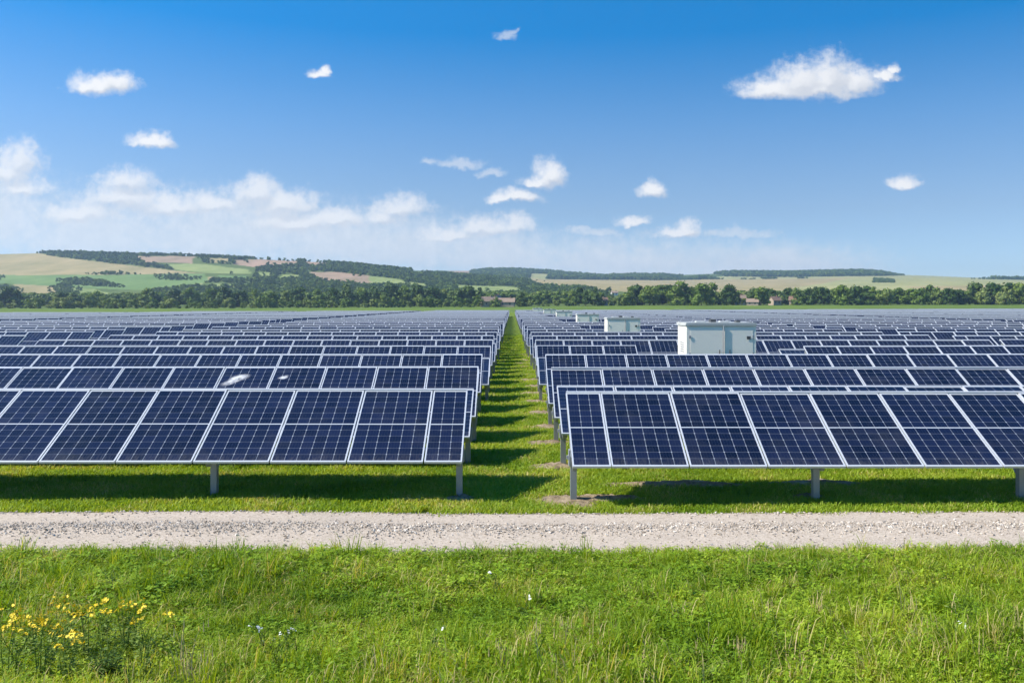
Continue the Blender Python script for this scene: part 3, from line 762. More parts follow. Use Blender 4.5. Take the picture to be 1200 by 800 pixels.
for key, wd in (('full', MW), ('half', MW / 2)):
    FRAME[key] = module_frame(wd).mesh('panel_frame', [M['alu'], M['back']])
    GLASS[key] = new_mesh('panel_glass', glass_quad(wd), [(0, 1, 2, 3)], [M['cells']], uv=glass_uv(wd))
for key, wd in (('full', MW), ('half', MW / 2)):
    mb = module_frame(wd); mb.add(glass_quad(wd), [(0, 1, 2, 3)], 2)
    uvs = [(0, 0)] * sum(len(f) for f in mb.f[:-1]) + glass_uv(wd)
    WHOLE[key] = new_mesh('panel_whole', mb.v, mb.f, [M['alu'], M['back'], M['cells']], mb.m, uv=uvs)

POST_S = 0.42                                # the post meets the beam this far up the slope
def table_parts(hb, th):
    """meshes of the supports for one tilt"""
    def at(s, off=0.0): return (s * cos(th) + off * sin(th), hb + s * sin(th) - off * cos(th))
    py, pz = at(POST_S, 0.14)
    post = MB()
    w, t = 0.043, 0.008                      # open C-profile, flanges towards the back
    post.box((-w, py - 0.045, -0.4), (w, py - 0.045 + t, pz)); post.box((-w, py - 0.045 + t, -0.4), (-w + t, py + 0.05, pz)); post.box((w - t, py - 0.045 + t, -0.4), (w, py + 0.05, pz))
    beam = MB()
    a, b = at(0.12, 0.10), at(ML - 0.12, 0.10)
    e = 0.045
    for (y0, z0), (y1, z1) in ((a, b),):
        vs = []
        for x in (-0.03, 0.03):
            vs += [(x, y0 + e * sin(th), z0 - e * cos(th)), (x, y1 + e * sin(th), z1 - e * cos(th)), (x, y1 - e * sin(th), z1 + e * cos(th)), (x, y0 - e * sin(th), z0 + e * cos(th))]
        beam.add(vs, [(3, 2, 1, 0), (4, 5, 6, 7), (0, 1, 5, 4), (1, 2, 6, 5), (2, 3, 7, 6), (3, 0, 4, 7)])
    brace = MB(); c = at(ML * 0.74, 0.15); brace.tube((0.0, py + 0.06, max(0.22, pz * 0.55)), (0.0, c[0], c[1]), 0.022, n=6)
    brk = MB(); brk.box((-0.066, py - 0.06, pz - 0.12), (-0.0435, py + 0.09, pz + 0.10)); brk.box((-0.095, py - 0.02, pz - 0.03), (-0.066, py + 0.03, pz + 0.02)); brk.box((0.0435, py - 0.06, pz - 0.12), (0.066, py + 0.09, pz + 0.10))
    S = [M['steel']]
    return dict(post=post.mesh('post', S), beam=beam.mesh('beam', S), brace=brace.mesh('brace', S), bracket=brk.mesh('bracket', [M['steel_dull']]), at=at)
def rail_mesh(length):
    return MB().box((0, -0.03, -0.055), (length, 0.03, -0.004)).mesh('rail', [M['steel']])
RAILS = {}
def rail(length):
    k = round(length, 2)
    if k not in RAILS: RAILS[k] = rail_mesh(k)
    return RAILS[k]

TOPS = {}
def top_rail(length):
    """bright capping strip along the upper edge"""
    k = round(length, 2)
    if k not in TOPS: TOPS[k] = MB().box((0, -0.010, -0.02), (k, 0.014, 0.040)).mesh('top_rail', [M['alu']])
    return TOPS[k]
HIGH = dict(hb=0.54, th=R(28.2)); LOW = dict(hb=0.52, th=R(20.6))
PARTS = {'high': table_parts(**HIGH), 'low': table_parts(**LOW)}
POST_GAP = 3.45


def solar_table(x0, n, yb, kind, label, group, side, first_half=False, split=True, post_in=0.10, dz=0.0, simple_mesh=False, posts_at=None):
    """a tilted table of n panels starting at x0 (nearest the aisle) and running outwards (side = +1 right, -1 left)"""
    P = PARTS[kind]; K = HIGH if kind == 'high' else LOW
    length = n * PITCH + (PITCH / 2 if first_half else 0)
    t = empty('solar_table', (x0 + side * length / 2, yb, 0)); tag(t, label, 'solar table', group)
    j = lambda a: random.gauss(0, a)
    xl = -length / 2                                  # left end in the table's own frame
    items = []; x = xl
    seq = ['full'] * n
    if first_half: seq = (['half'] + seq) if side > 0 else (seq + ['half'])
    panels = []
    tj = j(R(0.35))
    if yb > 16: t.rotation_euler[1] = j(R(0.07))
    for k in seq:
        wd = PITCH if k == 'full' else PITCH / 2
        rot = (K['th'] + tj + j(R(0.18)), j(R(0.06)), 0)
        if simple_mesh:
            p = obj('solar_panel', WHOLE[k], t, (x + 0.01, 0, K['hb'] + dz), rot)
        else:
            p = obj('solar_panel', FRAME[k], t, (x + 0.01, j(0.002), K['hb'] + dz), rot)
            obj('glass', GLASS[k], p)
        panels.append(p); x += wd
    for s in (0.34, ML - 0.36):
        a = P['at'](s)
        obj('rail', rail(length - 0.04), t, (xl + 0.02, a[0], a[1] + dz), (K['th'], 0, 0))
    a = P['at'](ML + 0.012)
    obj('top_rail', top_rail(length - 0.03), t, (xl + 0.015, a[0], a[1] + dz), (K['th'], 0, 0))
    np_ = int((length - 2 * post_in) // POST_GAP) + 1
    for i in range(np_):
        d = post_in + i * POST_GAP
        if posts_at: d = posts_at[min(i, len(posts_at) - 1)]
        xx = xl + d if side > 0 else -xl - d
        po = obj('post', P['post'], t, (xx, 0, dz))
        if yb < 32:
            obj('bracket', P['bracket'], po)
            obj('beam', P['beam'], t, (xx, 0, dz))
        if yb < 45: obj('brace', P['brace'], t, (xx, 0, dz))
    return t, panels


ROW0, ROWP = 12.35, 4.9
XL, XR = -0.68, 0.80
BLOCKS_L = [(XL, 16), (-19.8, 20), (-43.2, 20), (-64.6, 20), (-86, 20), (-107.4, 20)]
BLOCKS_R = [(XR, 16), (17.9, 20), (41.6, 20), (63, 20), (84.4, 20), (105.8, 20), (127.2, 20), (148.6, 20)]
# cabins: centre X, front Y, width, depth, height
CABINS = [(6.52, 28.3, 2.15, 1.5, 2.14), (6.18, 50.2, 1.80, 1.6, 1.99), (6.36, 76.0, 1.80, 1.6, 1.93), (6.05, 105.0, 1.8, 1.6, 1.95), (5.9, 141.0, 1.9, 1.6, 2.0), (5.4, 190.0, 2.0, 1.6, 2.0)]
def cabin_gap(yb):
    """x-range kept free of panels in a row whose lower edge is at yb"""
    for i, (cx, cy0, w_, d_, h_) in enumerate(CABINS):
        front = (1.9, 4.9, 7.5, 9, 12, 14)[i]
        if cy0 - front < yb < cy0 + d_ + 0.3: return (cx - w_ / 2 - (0.75 if i == 0 else 0.5), cx + w_ / 2 + (0.6 if i == 0 else 0.4))
    return None
NEAR_LIMIT = 80.0
BL = ['beside the grass aisle', 'beyond the first gap', 'beyond the second gap', 'in the third block beyond the gaps', 'in the fourth block beyond the gaps', 'in the fifth block beyond the gaps']
far_tables = []
row_no = 0; reflection_panels = None
k = 0
while True:
    for low in (0, 1):
        yb = ROW0 + ROWP * k + (2.45 if low else 0.0)
        if yb > 305: break
        row_no = 2 * k + 1 + low
        kind = 'low' if low else 'high'
        for side, blocks in ((-1, BLOCKS_L), (1, BLOCKS_R)):
            for bi, (x0, n) in enumerate(blocks):
                xe = x0 + side * n * PITCH
                ytop = yb + 1.6
                if min(abs(x0), abs(xe)) > 0.60 * ytop + 3: continue
                # the field's far edge runs obliquely: nearer on the left
                xm = (x0 + xe) / 2
                lim = np.interp(xm, [-110, -85, -40, 0, 170], [128, 150, 192, 214, 300])
                if yb > lim: continue
                if low and bi > 0 and (k > 2 or yb > NEAR_LIMIT): continue
                y = yb - (0.22 if (side > 0 and k == 0 and not low) else 0.0)
                segs = [(x0, n)]
                gap = cabin_gap(yb) if side > 0 and bi == 0 else None
                if gap:
                    n1 = max(0, int((gap[0] - x0) / PITCH)); n2s = int(math.ceil((gap[1] - x0) / PITCH))
                    segs = [(x0, n1), (x0 + n2s * PITCH, n - n2s)]
                for si, (sx, sn) in enumerate(segs):
                    if sn <= 0: continue
                    if yb > NEAR_LIMIT:
                        far_tables.append((sx + side * random.uniform(-.12, .12) + (0 if bi == 0 else random.uniform(-.4, .4)), sn, y, kind, side)); continue
                    where = ('left' if side < 0 else 'right') + ' of the aisle'
                    if gap: spot = 'between aisle and cabins' if si == 0 else 'just right of the cabins'
                    else: spot = BL[bi] if bi or side < 0 else 'beside the grass aisle'
                    if row_no == 1:
                        lab = 'long front solar table by the gravel track, %s' % where
                    elif low:
                        lab = 'lower-set solar table, %s row back, %s, %s' % (ordinal(row_no), where, spot)
                    else:
                        lab = 'dark blue solar table, %s row back, %s, %s' % (ordinal(row_no), where, spot)
                    fh = row_no == 1 or (row_no > 5 and not gap and (row_no * 7 + bi * 3 + side) % 5 < 2)
                    sx += 0 if row_no < 4 else random.uniform(-.09, .09)
                    if bi > 0: sx += side * random.uniform(0, .8)
                    t, panels = solar_table(sx, sn - (1 if fh else 0), y, kind, lab, 'rows of tilted solar tables', side, first_half=fh, simple_mesh=yb > 30, dz=(-0.02 if row_no == 1 else 0.055 if row_no == 2 else 0.0) if side > 0 else 0.0, post_in=0.06, posts_at=(.05, 3.40, 6.24, 9.6, 13.0) if (row_no == 1 and side > 0) else None)
                    if row_no == 3 and side < 0 and bi == 0: reflection_panels = panels
    else:
        k += 1; continue
    break
print('far tables', len(far_tables))


def far_field():
    V = []; Fc = []; Mi = []; UV = []
    guv = glass_uv(MW)
    for (sx, sn, y, kind, side) in far_tables:
        K = HIGH if kind == 'high' else LOW; P = PARTS[kind]
        c, s = cos(K['th']), sin(K['th'])
        jt = random.gauss(0, R(0.4))
        c, s = cos(K['th'] + jt), sin(K['th'] + jt)
        def tr(p): return (p[0], y + p[1] * c - p[2] * s, K['hb'] + p[1] * s + p[2] * c)
        for i in range(sn):
            xa = sx + i * PITCH if side > 0 else sx - (i + 1) * PITCH
            b0 = len(V)
            for z in (0.0, FD):
                for (px_, py_) in ((0, 0), (MW, 0), (MW, ML), (0, ML)): V.append(tr((xa + px_, py_, z)))
            for f in ((3, 2, 1, 0), (4, 5, 6, 7), (0, 1, 5, 4), (1, 2, 6, 5), (2, 3, 7, 6), (3, 0, 4, 7)):
                Fc.append(tuple(b0 + q_ for q_ in f)); Mi.append(0); UV.extend([(0, 0)] * 4)
            b0 = len(V)
            for p in glass_quad(MW, FD + 0.004): V.append(tr((xa + p[0], p[1], p[2])))
            Fc.append((b0, b0 + 1, b0 + 2, b0 + 3)); Mi.append(1); UV.extend(guv)
        xa, xb = (sx, sx + sn * PITCH) if side > 0 else (sx - sn * PITCH, sx)
        b0 = len(V)                                     # capping strip
        for z in (-0.02, 0.058):
            for p in ((xa, ML + .002), (xb, ML + .002), (xb, ML + .026), (xa, ML + .026)): V.append(tr((p[0], p[1], z)))
        for f in ((3, 2, 1, 0), (4, 5, 6, 7), (0, 1, 5, 4), (1, 2, 6, 5), (2, 3, 7, 6), (3, 0, 4, 7)):
            Fc.append(tuple(b0 + q_ for q_ in f)); Mi.append(0); UV.extend([(0, 0)] * 4)
        for i in range(0, sn, 3):                       # posts
            xa = sx + side * (i * PITCH + 0.1); b0 = len(V); yy, zz = P['at'](POST_S, 0.05)
            for z in (-0.2, zz):
                for dx, dy in ((-.05, -.05), (.05, -.05), (.05, .05), (-.05, .05)): V.append((xa + dx, y + yy + dy, z))
            for f in ((0, 1, 5, 4), (1, 2, 6, 5), (2, 3, 7, 6), (3, 0, 4, 7)):
                Fc.append(tuple(b0 + q_ for q_ in f)); Mi.append(2); UV.extend([(0, 0)] * 4)
    me = new_mesh('far_solar_rows', V, Fc, [M['alu'], M['cells'], M['steel']], Mi, uv=UV)
    tag(obj('far_solar_rows', me), 'distant rows of solar panels merging into a pale blue sheet', kind='stuff')
far_field()

# bright reflections painted as soft white patches on two third-row panels
def reflection_patch(p, cx, cy_, lx, ly, ang, seed):
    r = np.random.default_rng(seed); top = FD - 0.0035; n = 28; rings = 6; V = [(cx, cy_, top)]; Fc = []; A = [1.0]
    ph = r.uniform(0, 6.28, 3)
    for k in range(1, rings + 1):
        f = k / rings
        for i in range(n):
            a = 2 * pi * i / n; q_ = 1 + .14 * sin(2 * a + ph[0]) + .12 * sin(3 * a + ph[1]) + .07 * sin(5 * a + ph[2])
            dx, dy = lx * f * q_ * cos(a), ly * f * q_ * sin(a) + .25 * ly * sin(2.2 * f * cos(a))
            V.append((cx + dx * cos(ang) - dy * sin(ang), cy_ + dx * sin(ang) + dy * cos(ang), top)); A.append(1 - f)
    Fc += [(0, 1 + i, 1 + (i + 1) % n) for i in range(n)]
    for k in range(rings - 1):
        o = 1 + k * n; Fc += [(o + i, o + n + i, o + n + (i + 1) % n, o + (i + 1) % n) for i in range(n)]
    me = new_mesh('painted_reflection', V, Fc, [M['reflection_paint']]); at = me.attributes.new('soft', 'FLOAT', 'POINT'); at.data.foreach_set('value', np.array(A, np.float32))
    tag(obj('painted_reflection', me, p), 'soft white reflection painted on the dark glass')
if reflection_panels:
    order = list(reversed(reflection_panels))
    reflection_patch(order[4], 0.32, 1.30, 0.36, 0.15, 0.42, 4)
    reflection_patch(order[3], 0.22, 1.38, 0.14, 0.07, 0.05, 5)

# ------------------------------------------------------------------ cabins
CAB_LABEL = ['large pale grey-green cabin standing nearest, behind the right panels', 'pale grey cabin second in line, left of the nearest one', 'pale grey cabin third in the receding line', 'small pale cabin fourth in the receding line', 'small pale cabin fifth in line, far down the aisle', 'tiny pale cabin at the far end of the line']
def cabin(i):
    cx, cy0, wd, dp, ht = CABINS[i]
    t = empty('utility_cabin', (cx, cy0 + dp / 2, 0)); tag(t, CAB_LABEL[i], 'cabin', 'pale utility cabins lined up in the field')
    a, b = wd / 2, dp / 2
    obj('plinth', MB().box((-a - .08, -b - .08, -.2), (a + .08, b + .08, .14)).mesh('plinth', M['concrete']), t)
    m = MB().box((-a, -b, .14), (a, b, ht - .10), bev=.02)
    for sx in (-1, 1):                        # corner posts
        m.box((sx * (a - .03) - .04, -b - .008, .14), (sx * (a - .03) + .04, -b + .03, ht - .1))
    obj('body', m.mesh('body', M['cabin']), t)
    m = MB().box((-a - .04, -b - .035, ht - .10), (a + .04, b + .05, ht - .045)); m.box((-a - .02, -b - .03, ht - .045), (a + .02, b + .03, ht))
    rf = obj('roof_sheet', m.mesh('roof_sheet', M['cabin_roof']), t)
    for (x, w2, h2, y) in ((-.10, .18, .10, 0), (.28, .30, .05, .2), (.62, .14, .07, -.1), (-.45, .30, .04, .1)):
        obj('roof_vent', MB().box((x * a - w2 / 2, y - .12, ht - .002), (x * a + w2 / 2, y + .12, ht + h2), bev=.01).mesh('roof_vent', M['dark_metal'] if h2 > .06 else M['cabin_roof']), rf)
    for sx, x0, x1 in ((-1, -a + .10, .06), (1, .10, a - .08)):
        d = MB().box((x0, -b - .014, .24), (x1, -b - .002, ht - .20), bev=.004)
        dd = obj('door', d.mesh('door', M['cabin']), t)
        hx = x1 - .12 if sx < 0 else x0 + .16
        h = MB(); h.tube((hx, -b - .05, .95), (hx, -b - .05, 1.30), .014); h.box((hx - .04, -b - .05, 1.05), (hx + .04, -b - .022, 1.17))
        obj('handle', h.mesh('handle', M['dark_metal']), dd)
        for zz in (.5, 1.1, ht - .5):
            xx = x0 if sx < 0 else x1
            obj('hinge', MB().box((xx - .025, -b - .032, zz), (xx + .025, -b - .021, zz + .1)).mesh('hinge', M['steel_dull']), dd)
    c = MB(); c.tube((.075, -b - .035, .14), (.075, -b - .035, ht - .1), .016, n=8); obj('conduit', c.mesh('conduit', M['steel_dull']), t)
    v = MB()
    for s in range(5): v.box((-a - .012, -.3, 1.2 + s * .07), (-a - .001, .3, 1.24 + s * .07))
    obj('louvre', v.mesh('louvre', M['steel_dull']), t)
    obj('sign_plate', MB().box((a - .28, -b - .028, ht - .52), (a - .16, -b - .0225, ht - .42)).mesh('sign_plate', M['dark_metal']), t)
for i in range(len(CABINS)): cabin(i)

# ------------------------------------------------------------------ bare earth round the posts
def mat_soil():
    m, n, out = material('bare_dry_soil')
    pos = n.node('ShaderNodeNewGeometry').outputs['Position']
    a = n.noise(pos, 6, 5, 0.7); f = n.noise(pos, 40, 4, 0.7)
    c = n.ramp(a, [(0.3, (0.13, 0.095, 0.06)), (0.55, (0.33, 0.26, 0.17)), (0.75, (0.46, 0.38, 0.27))])
    b = n.node('ShaderNodeBsdfPrincipled'); n.set(b.inputs['Base Color'], c); b.inputs['Roughness'].default_value = 0.95; b.inputs['Specular IOR Level'].default_value = 0.1
    n.set(b.inputs['Normal'], n.bump(n.math('ADD', a, f), 0.8, 0.03)); n.set(out.inputs[0], b.outputs[0]); return m
M['soil'] = mat_soil()
SOILS = []
def soil(x, y, rx_, ry_, seed):
    r = np.random.default_rng(seed); V = []; Fc = []; n = 30; rings = (0.0, .25, .5, .75, 1.0)
    ph = r.uniform(0, 6.28, 4)
    V.append((x, y, float(ground_z(x, y)) + .055))
    for ri in rings[1:]:
        for i in range(n):
            a = 2 * pi * i / n; k = 1 + .18 * sin(2 * a + ph[0]) + .12 * sin(3 * a + ph[1]) + .09 * sin(5 * a + ph[2]) + .05 * r.normal()
            xx, yy = x + rx_ * ri * k * cos(a), y + ry_ * ri * k * sin(a)
            V.append((xx, yy, float(ground_z(xx, yy)) + .055 * (1 - ri ** 2) - .012 * (ri == 1) + (.012 * r.normal() if ri < 1 else 0)))
    for i in range(n): Fc.append((0, 1 + i, 1 + (i + 1) % n))
    for k in range(3):
        o = 1 + k * n
        for i in range(n): Fc.append((o + i, o + n + i, o + n + (i + 1) % n, o + (i + 1) % n))
    tag(obj('bare_soil', new_mesh('bare_soil', V, Fc, [M['soil']], smooth=True)), 'bare dry earth around a post', kind='structure'); SOILS.append((x, y, rx_, ry_))
soil(0.80, 12.60, .52, .40, 1); soil(1.35, 12.75, .6, .28, 2); soil(-.75, 12.66, .26, .2, 3)
for k in range(1, 16):
    soil(.72 + random.uniform(-.12, .08), 12.70 + 2.45 * k + random.uniform(-.1, .1), random.uniform(.36, .60), random.uniform(.28, .5), 10 + k)
soil(4.2, 12.8, .3, .18, 40)
soil(2.4, 13.7, 1.3, .25, 41); soil(4.6, 13.8, 1.0, .2, 42)

# ------------------------------------------------------------------ grass
M['lawn'] = mat_grass('mown_grass', [(0.145, 0.265, 0.012), (0.270, 0.400, 0.024), (0.430, 0.510, 0.060)], (0.56, 0.50, 0.18), 0.08, 0.45)
M['meadow'] = mat_grass('meadow_grass', [(0.110, 0.215, 0.008), (0.255, 0.375, 0.016), (0.500, 0.560, 0.050)], (0.54, 0.47, 0.19), 0.13, 0.45)
M['clover'] = mat_grass('broad_meadow_leaves', [(0.120, 0.235, 0.010), (0.250, 0.395, 0.020), (0.480, 0.570, 0.055)], (0.40, 0.38, 0.12), 0.03, 0.4)
M['straw'] = simple('dry_straw', (0.50, 0.40, 0.20), 0.8, 0, 0.25, 9)


def blades(seed, n, rad, h0, h1, w0, w1, lean=0.5, curl=0.5):
    r = np.random.default_rng(seed); V = []; Fc = []; T = []
    for _ in range(n):
        a = r.uniform(0, 2 * pi); d = rad * math.sqrt(r.uniform()); b = np.array((d * cos(a), d * sin(a), -0.01))
        h = r.uniform(h0, h1); w = r.uniform(w0, w1); dirn = r.uniform(0, 2 * pi); L = r.uniform(0.1, lean) * h
        out = np.array((cos(dirn), sin(dirn), 0)); sd_ = np.array((-sin(dirn), cos(dirn), 0)); tw = r.normal() * 0.6
        sd_ = sd_ * cos(tw) + out * sin(tw)
        p1 = b + out * L * .25 + np.array((0, 0, h * .5)); p2 = b + out * L * (.6 + .2 * curl) + np.array((0, 0, h * .85)); p3 = b + out * L * (1.0 + .6 * curl) + np.array((0, 0, h * (1 - .12 * curl)))
        i0 = len(V); V += [b - sd_ * w / 2, b + sd_ * w / 2, p1 - sd_ * w * .45, p1 + sd_ * w * .45, p2 - sd_ * w * .3, p2 + sd_ * w * .3, p3]
        Fc += [(i0, i0 + 1, i0 + 3, i0 + 2), (i0 + 2, i0 + 3, i0 + 5, i0 + 4), (i0 + 4, i0 + 5, i0 + 6)]; T += [r.uniform()] * 7
    return V, Fc, T
def leaves(seed, n, rad, h0, h1, s0, s1):
    """low broad-leaved herbs: small folded leaves on thin stalks"""
    r = np.random.default_rng(seed); V = []; Fc = []; T = []
    for _ in range(n):
        a = r.uniform(0, 2 * pi); d = rad * math.sqrt(r.uniform()); p = np.array((d * cos(a), d * sin(a), r.uniform(h0, h1))); t = r.uniform()
        for q_ in range(3):
            aa = r.uniform(0, 6.28) + q_ * 2.09; o = np.array((cos(aa), sin(aa), r.uniform(-.3, .5))); s_ = np.array((-sin(aa), cos(aa), r.uniform(-.3, .3))); s = r.uniform(s0, s1)
            i0 = len(V); V += [p, p + o * s * .55 + s_ * s * .42, p + o * s, p + o * s * .55 - s_ * s * .42]; Fc.append((i0, i0 + 1, i0 + 2, i0 + 3)); T += [t * .7 + .3 * r.uniform()] * 4
        i0 = len(V); V += [(p[0] - .002, p[1], -.01), (p[0] + .002, p[1], -.01), tuple(p)]; Fc.append((i0, i0 + 1, i0 + 2)); T += [t] * 3
    return V, Fc, T
def tint_mesh(name, data, mat):
    V, Fc, T = data; me = new_mesh(name, V, Fc, [mat]); at = me.attributes.new('tint', 'FLOAT', 'POINT'); at.data.foreach_set('value', np.array(T, np.float32)); return me


lawn = [tint_mesh('lawn_tuft', blades(500 + s, 34, .10, .03, .085, .006, .011, .9), M['lawn']) for s in range(5)]
mead = [tint_mesh('meadow_tuft', blades(520 + s, 40, .11, .04, .13, .006, .013, 1.3, .9), M['meadow']) for s in range(5)]
mead += [tint_mesh('tall_tuft', blades(540 + s, 26, .07, .12, .26, .005, .009, .6), M['meadow']) for s in range(3)]
mead += [tint_mesh('herb_tuft', leaves(560 + s, 26, .12, .02, .12, .014, .036), M['clover']) for s in range(4)]
def weed(seed, n, h0, h1):
    r = np.random.default_rng(seed); V = []; Fc = []; T = []
    for _ in range(n):
        b = np.array((r.normal() * .05, r.normal() * .05, 0)); ln = np.array((r.normal() * .12, r.normal() * .12, 1.0)); h = r.uniform(h0, h1); t = r.uniform(); top = b + ln * h
        i0 = len(V); V += [b + (-.0025, 0, 0), b + (.0025, 0, 0), top]; Fc.append((i0, i0 + 1, i0 + 2)); T += [t] * 3
        for k in range(int(h / .016)):
            p = b + ln * h * (.15 + .85 * k * .016 / h); aa = k * 2.4 + r.normal() * .4; o = np.array((cos(aa), sin(aa), r.uniform(-.2, .8))); s_ = np.array((-sin(aa), cos(aa), r.normal() * .2)); s = r.uniform(.02, .045) * (1.15 - .6 * k * .016 / h)
            i0 = len(V); V += [p, p + o * s * .5 + s_ * s * .2, p + o * s, p + o * s * .5 - s_ * s * .2]; Fc.append((i0, i0 + 1, i0 + 2, i0 + 3)); T += [.7 * t + .3 * r.uniform()] * 4
    return V, Fc, T
mead += [tint_mesh('dry_tuft', blades(580 + s, 12, .06, .10, .28, .003, .006, .4, .2), M['straw']) for s in range(2)]
mead += [tint_mesh('weed_tuft', weed(590 + s, 6, .10, .26), M['clover']) for s in range(3)]


def off_soil(x, y):
    k = np.ones(len(x), bool)
    for sx, sy, a, b in SOILS: k &= ((x - sx) / (a * .9)) ** 2 + ((y - sy) / (b * .9)) ** 2 > rng.uniform(.7, 1.2, len(x))
    return k


# foreground meadow
N = 10500
y = np.sqrt(rng.uniform(5.2 ** 2, 10.25 ** 2, N)); x = rng.uniform(-.63, .63, N) * y
lim = road_edge_near(x) + rng.normal(0, .07, N)
kp = y < lim; x = x[kp]; y = y[kp]; N = len(x)
u = rng.uniform(0, 1, N); near = np.clip((9.2 - y) / 2.5, 0, 1); pn = smooth_noise(x, y, 91, 1.3); pn2 = smooth_noise(x, y, 92, 1.9)
ix = rng.integers(0, 5, N)
ix = np.where(u < (.06 + .26 * near) * (1 + pn), rng.integers(5, 8, N), ix)
ix = np.where((u > .74 - .28 * pn2) & (u < .97), rng.integers(8, 12, N), ix)
ix = np.where(u > 1 - .020 * near * (1 + 1.6 * pn), rng.integers(12, 14, N), ix)
ix = np.where((rng.uniform(0, 1, N) < .20 * near * (1 + 1.3 * pn2)), rng.integers(14, 17, N), ix)
s = rng.uniform(.65, 1.35, N) * (1 + .45 * pn)
s *= np.where(lim[kp] - y < .25, .75, 1)
tag(scatter('meadow_grass', np.stack([x, y, ground_z(x, y)], -1), np.stack([s, s, s * rng.uniform(.8, 1.25, N)], -1), rng.uniform(0, 6.28, N), ix, mead), 'thick green meadow grass and herbs in the foreground', kind='stuff')

# mown grass between the track and the panels, down the aisle
pts = []
def patch(x0f, x1f, y0, y1, n):
    y = rng.uniform(y0, y1, n); x = rng.uniform(0, 1, n) * (x1f(y) - x0f(y)) + x0f(y); return x, y
segs = [patch(lambda y: -.60 * y, lambda y: .60 * y, 11.7, 15.5, 8200), patch(lambda y: -.60 * y, lambda y: .60 * y, 15.5, 18.5, 2600), patch(lambda y: 0 * y - 1.9, lambda y: 0 * y + 1.9, 15.5, 24, 2600), patch(lambda y: 0 * y - 1.6, lambda y: 0 * y + 1.6, 24, 42, 2600), patch(lambda y: 0 * y - 1.4, lambda y: 0 * y + 1.4, 42, 80, 2600)]
x = np.concatenate([s_[0] for s_ in segs]); y = np.concatenate([s_[1] for s_ in segs])
kp = (y > road_edge_far(x) + rng.normal(-.02, .05, len(x))) & off_soil(x, y); x = x[kp]; y = y[kp]; N = len(x)
s = rng.uniform(.8, 1.35, N) * (1 + .25 * smooth_noise(x, y, 93, 1.4)) * np.where(y > 24, 1.3, 1)
tag(scatter('field_grass', np.stack([x, y, ground_z(x, y)], -1), np.stack([s * 1.15, s * 1.15, s], -1), rng.uniform(0, 6.28, N), rng.integers(0, 5, N), lawn), 'short bright grass under the panels and along the aisle', kind='stuff')

# loose stones on the track
def stone_mesh(seed):
    r = np.random.default_rng(seed); V = [(1, 0, 0), (-1, 0, 0), (0, 1, 0), (0, -1, 0), (0, 0, 1), (0, 0, -1)]
    V += [tuple(np.array(d) / 1.45) for d in ((1, 1, 1), (-1, 1, 1), (1, -1, 1), (-1, -1, 1))]
    V = [tuple(np.array(v) * r.uniform(.65, 1.15) * np.array((1, .8, .62))) for v in V]
    Fc = [(0, 6, 4), (6, 2, 4), (2, 7, 4), (7, 1, 4), (1, 9, 4), (9, 3, 4), (3, 8, 4), (8, 0, 4), (0, 2, 6), (2, 1, 7), (1, 3, 9), (3, 0, 8), (0, 5, 2), (2, 5, 1), (1, 5, 3), (3, 5, 0)]
    return new_mesh('stone', V, Fc, [M['stone_var']])
m, n, out = material('limestone_chips')
oi = n.node('ShaderNodeObjectInfo').outputs['Random']
b = n.node('ShaderNodeBsdfPrincipled'); n.set(b.inputs['Base Color'], n.ramp(oi, [(0, (.24, .195, .15)), (.3, (.42, .36, .29)), (.7, (.54, .475, .40)), (1, (.68, .62, .54))])); b.inputs['Roughness'].default_value = .95; b.inputs['Specular IOR Level'].default_value = .15
n.set(out.inputs[0], b.outputs[0]); M['stone_var'] = m
stones = [stone_mesh(600 + s) for s in range(6)]
N = 19000
x = rng.uniform(-7.6, 7.6, N); t = np.where(rng.uniform(0, 1, N) < .6, np.clip(rng.normal(.5, .085, N), 0, 1), np.where(rng.uniform(0, 1, N) < .3, rng.uniform(0, 1, N), np.where(rng.uniform(0, 1, N) < .5, np.abs(rng.normal(0, .05, N)), 1 - np.abs(rng.normal(0, .05, N)))))
y = road_edge_near(x) + (road_edge_far(x) - road_edge_near(x)) * t
z = ground_z(x, y) + road_profile(t) + .004
s = rng.lognormal(math.log(.0085), .5, N); s = np.clip(s, .003, .026)
tag(scatter('loose_gravel', np.stack([x, y, z], -1), np.stack([s] * 3, -1), rng.uniform(0, 6.28, N), rng.integers(0, 6, N), stones, tilt=rng.normal(0, .4, (N, 2))), 'loose pale stones strewn along the track', kind='stuff')

# ------------------------------------------------------------------ wild plants in the foreground
M['petal_yellow'] = simple('yellow_petals', (0.82, 0.60, 0.012), 0.6, 0, 0.2, 20)
M['petal_white'] = simple('white_petals', (0.72, 0.73, 0.66), 0.6, 0, 0.08, 20)
M['weed_leaf'] = mat_leaf('weed_leaves', [(0.060, 0.120, 0.018), (0.110, 0.180, 0.028), (0.200, 0.260, 0.055)], 0.3)
M['pale_leaf'] = mat_leaf('pale_leaves', [(0.12, 0.20, 0.03), (0.19, 0.28, 0.05), (0.28, 0.34, 0.09)], 0.3)
def flower(seed, mat, r0, n=5):
    r = np.random.default_rng(seed); V = []; Fc = []
    for c in range(3):
        o = r.normal(size=3) * r0 * (.9 if c else 0) * np.array((1, 1, .7))
        for i in range(n):
            a = 2 * pi * i / n + r.uniform(-.3, .3); d = np.array((cos(a), sin(a), r.uniform(-.1, .5))) * r0; s_ = np.array((-sin(a), cos(a), 0)) * r0 * .42
            i0 = len(V); V += [o, o + d * .6 + s_, o + d, o + d * .6 - s_]; Fc.append((i0, i0 + 1, i0 + 2, i0 + 3))
    return new_mesh('flower_head', V, Fc, [mat])
YEL = [flower(700 + s, M['petal_yellow'], .0112) for s in range(4)]
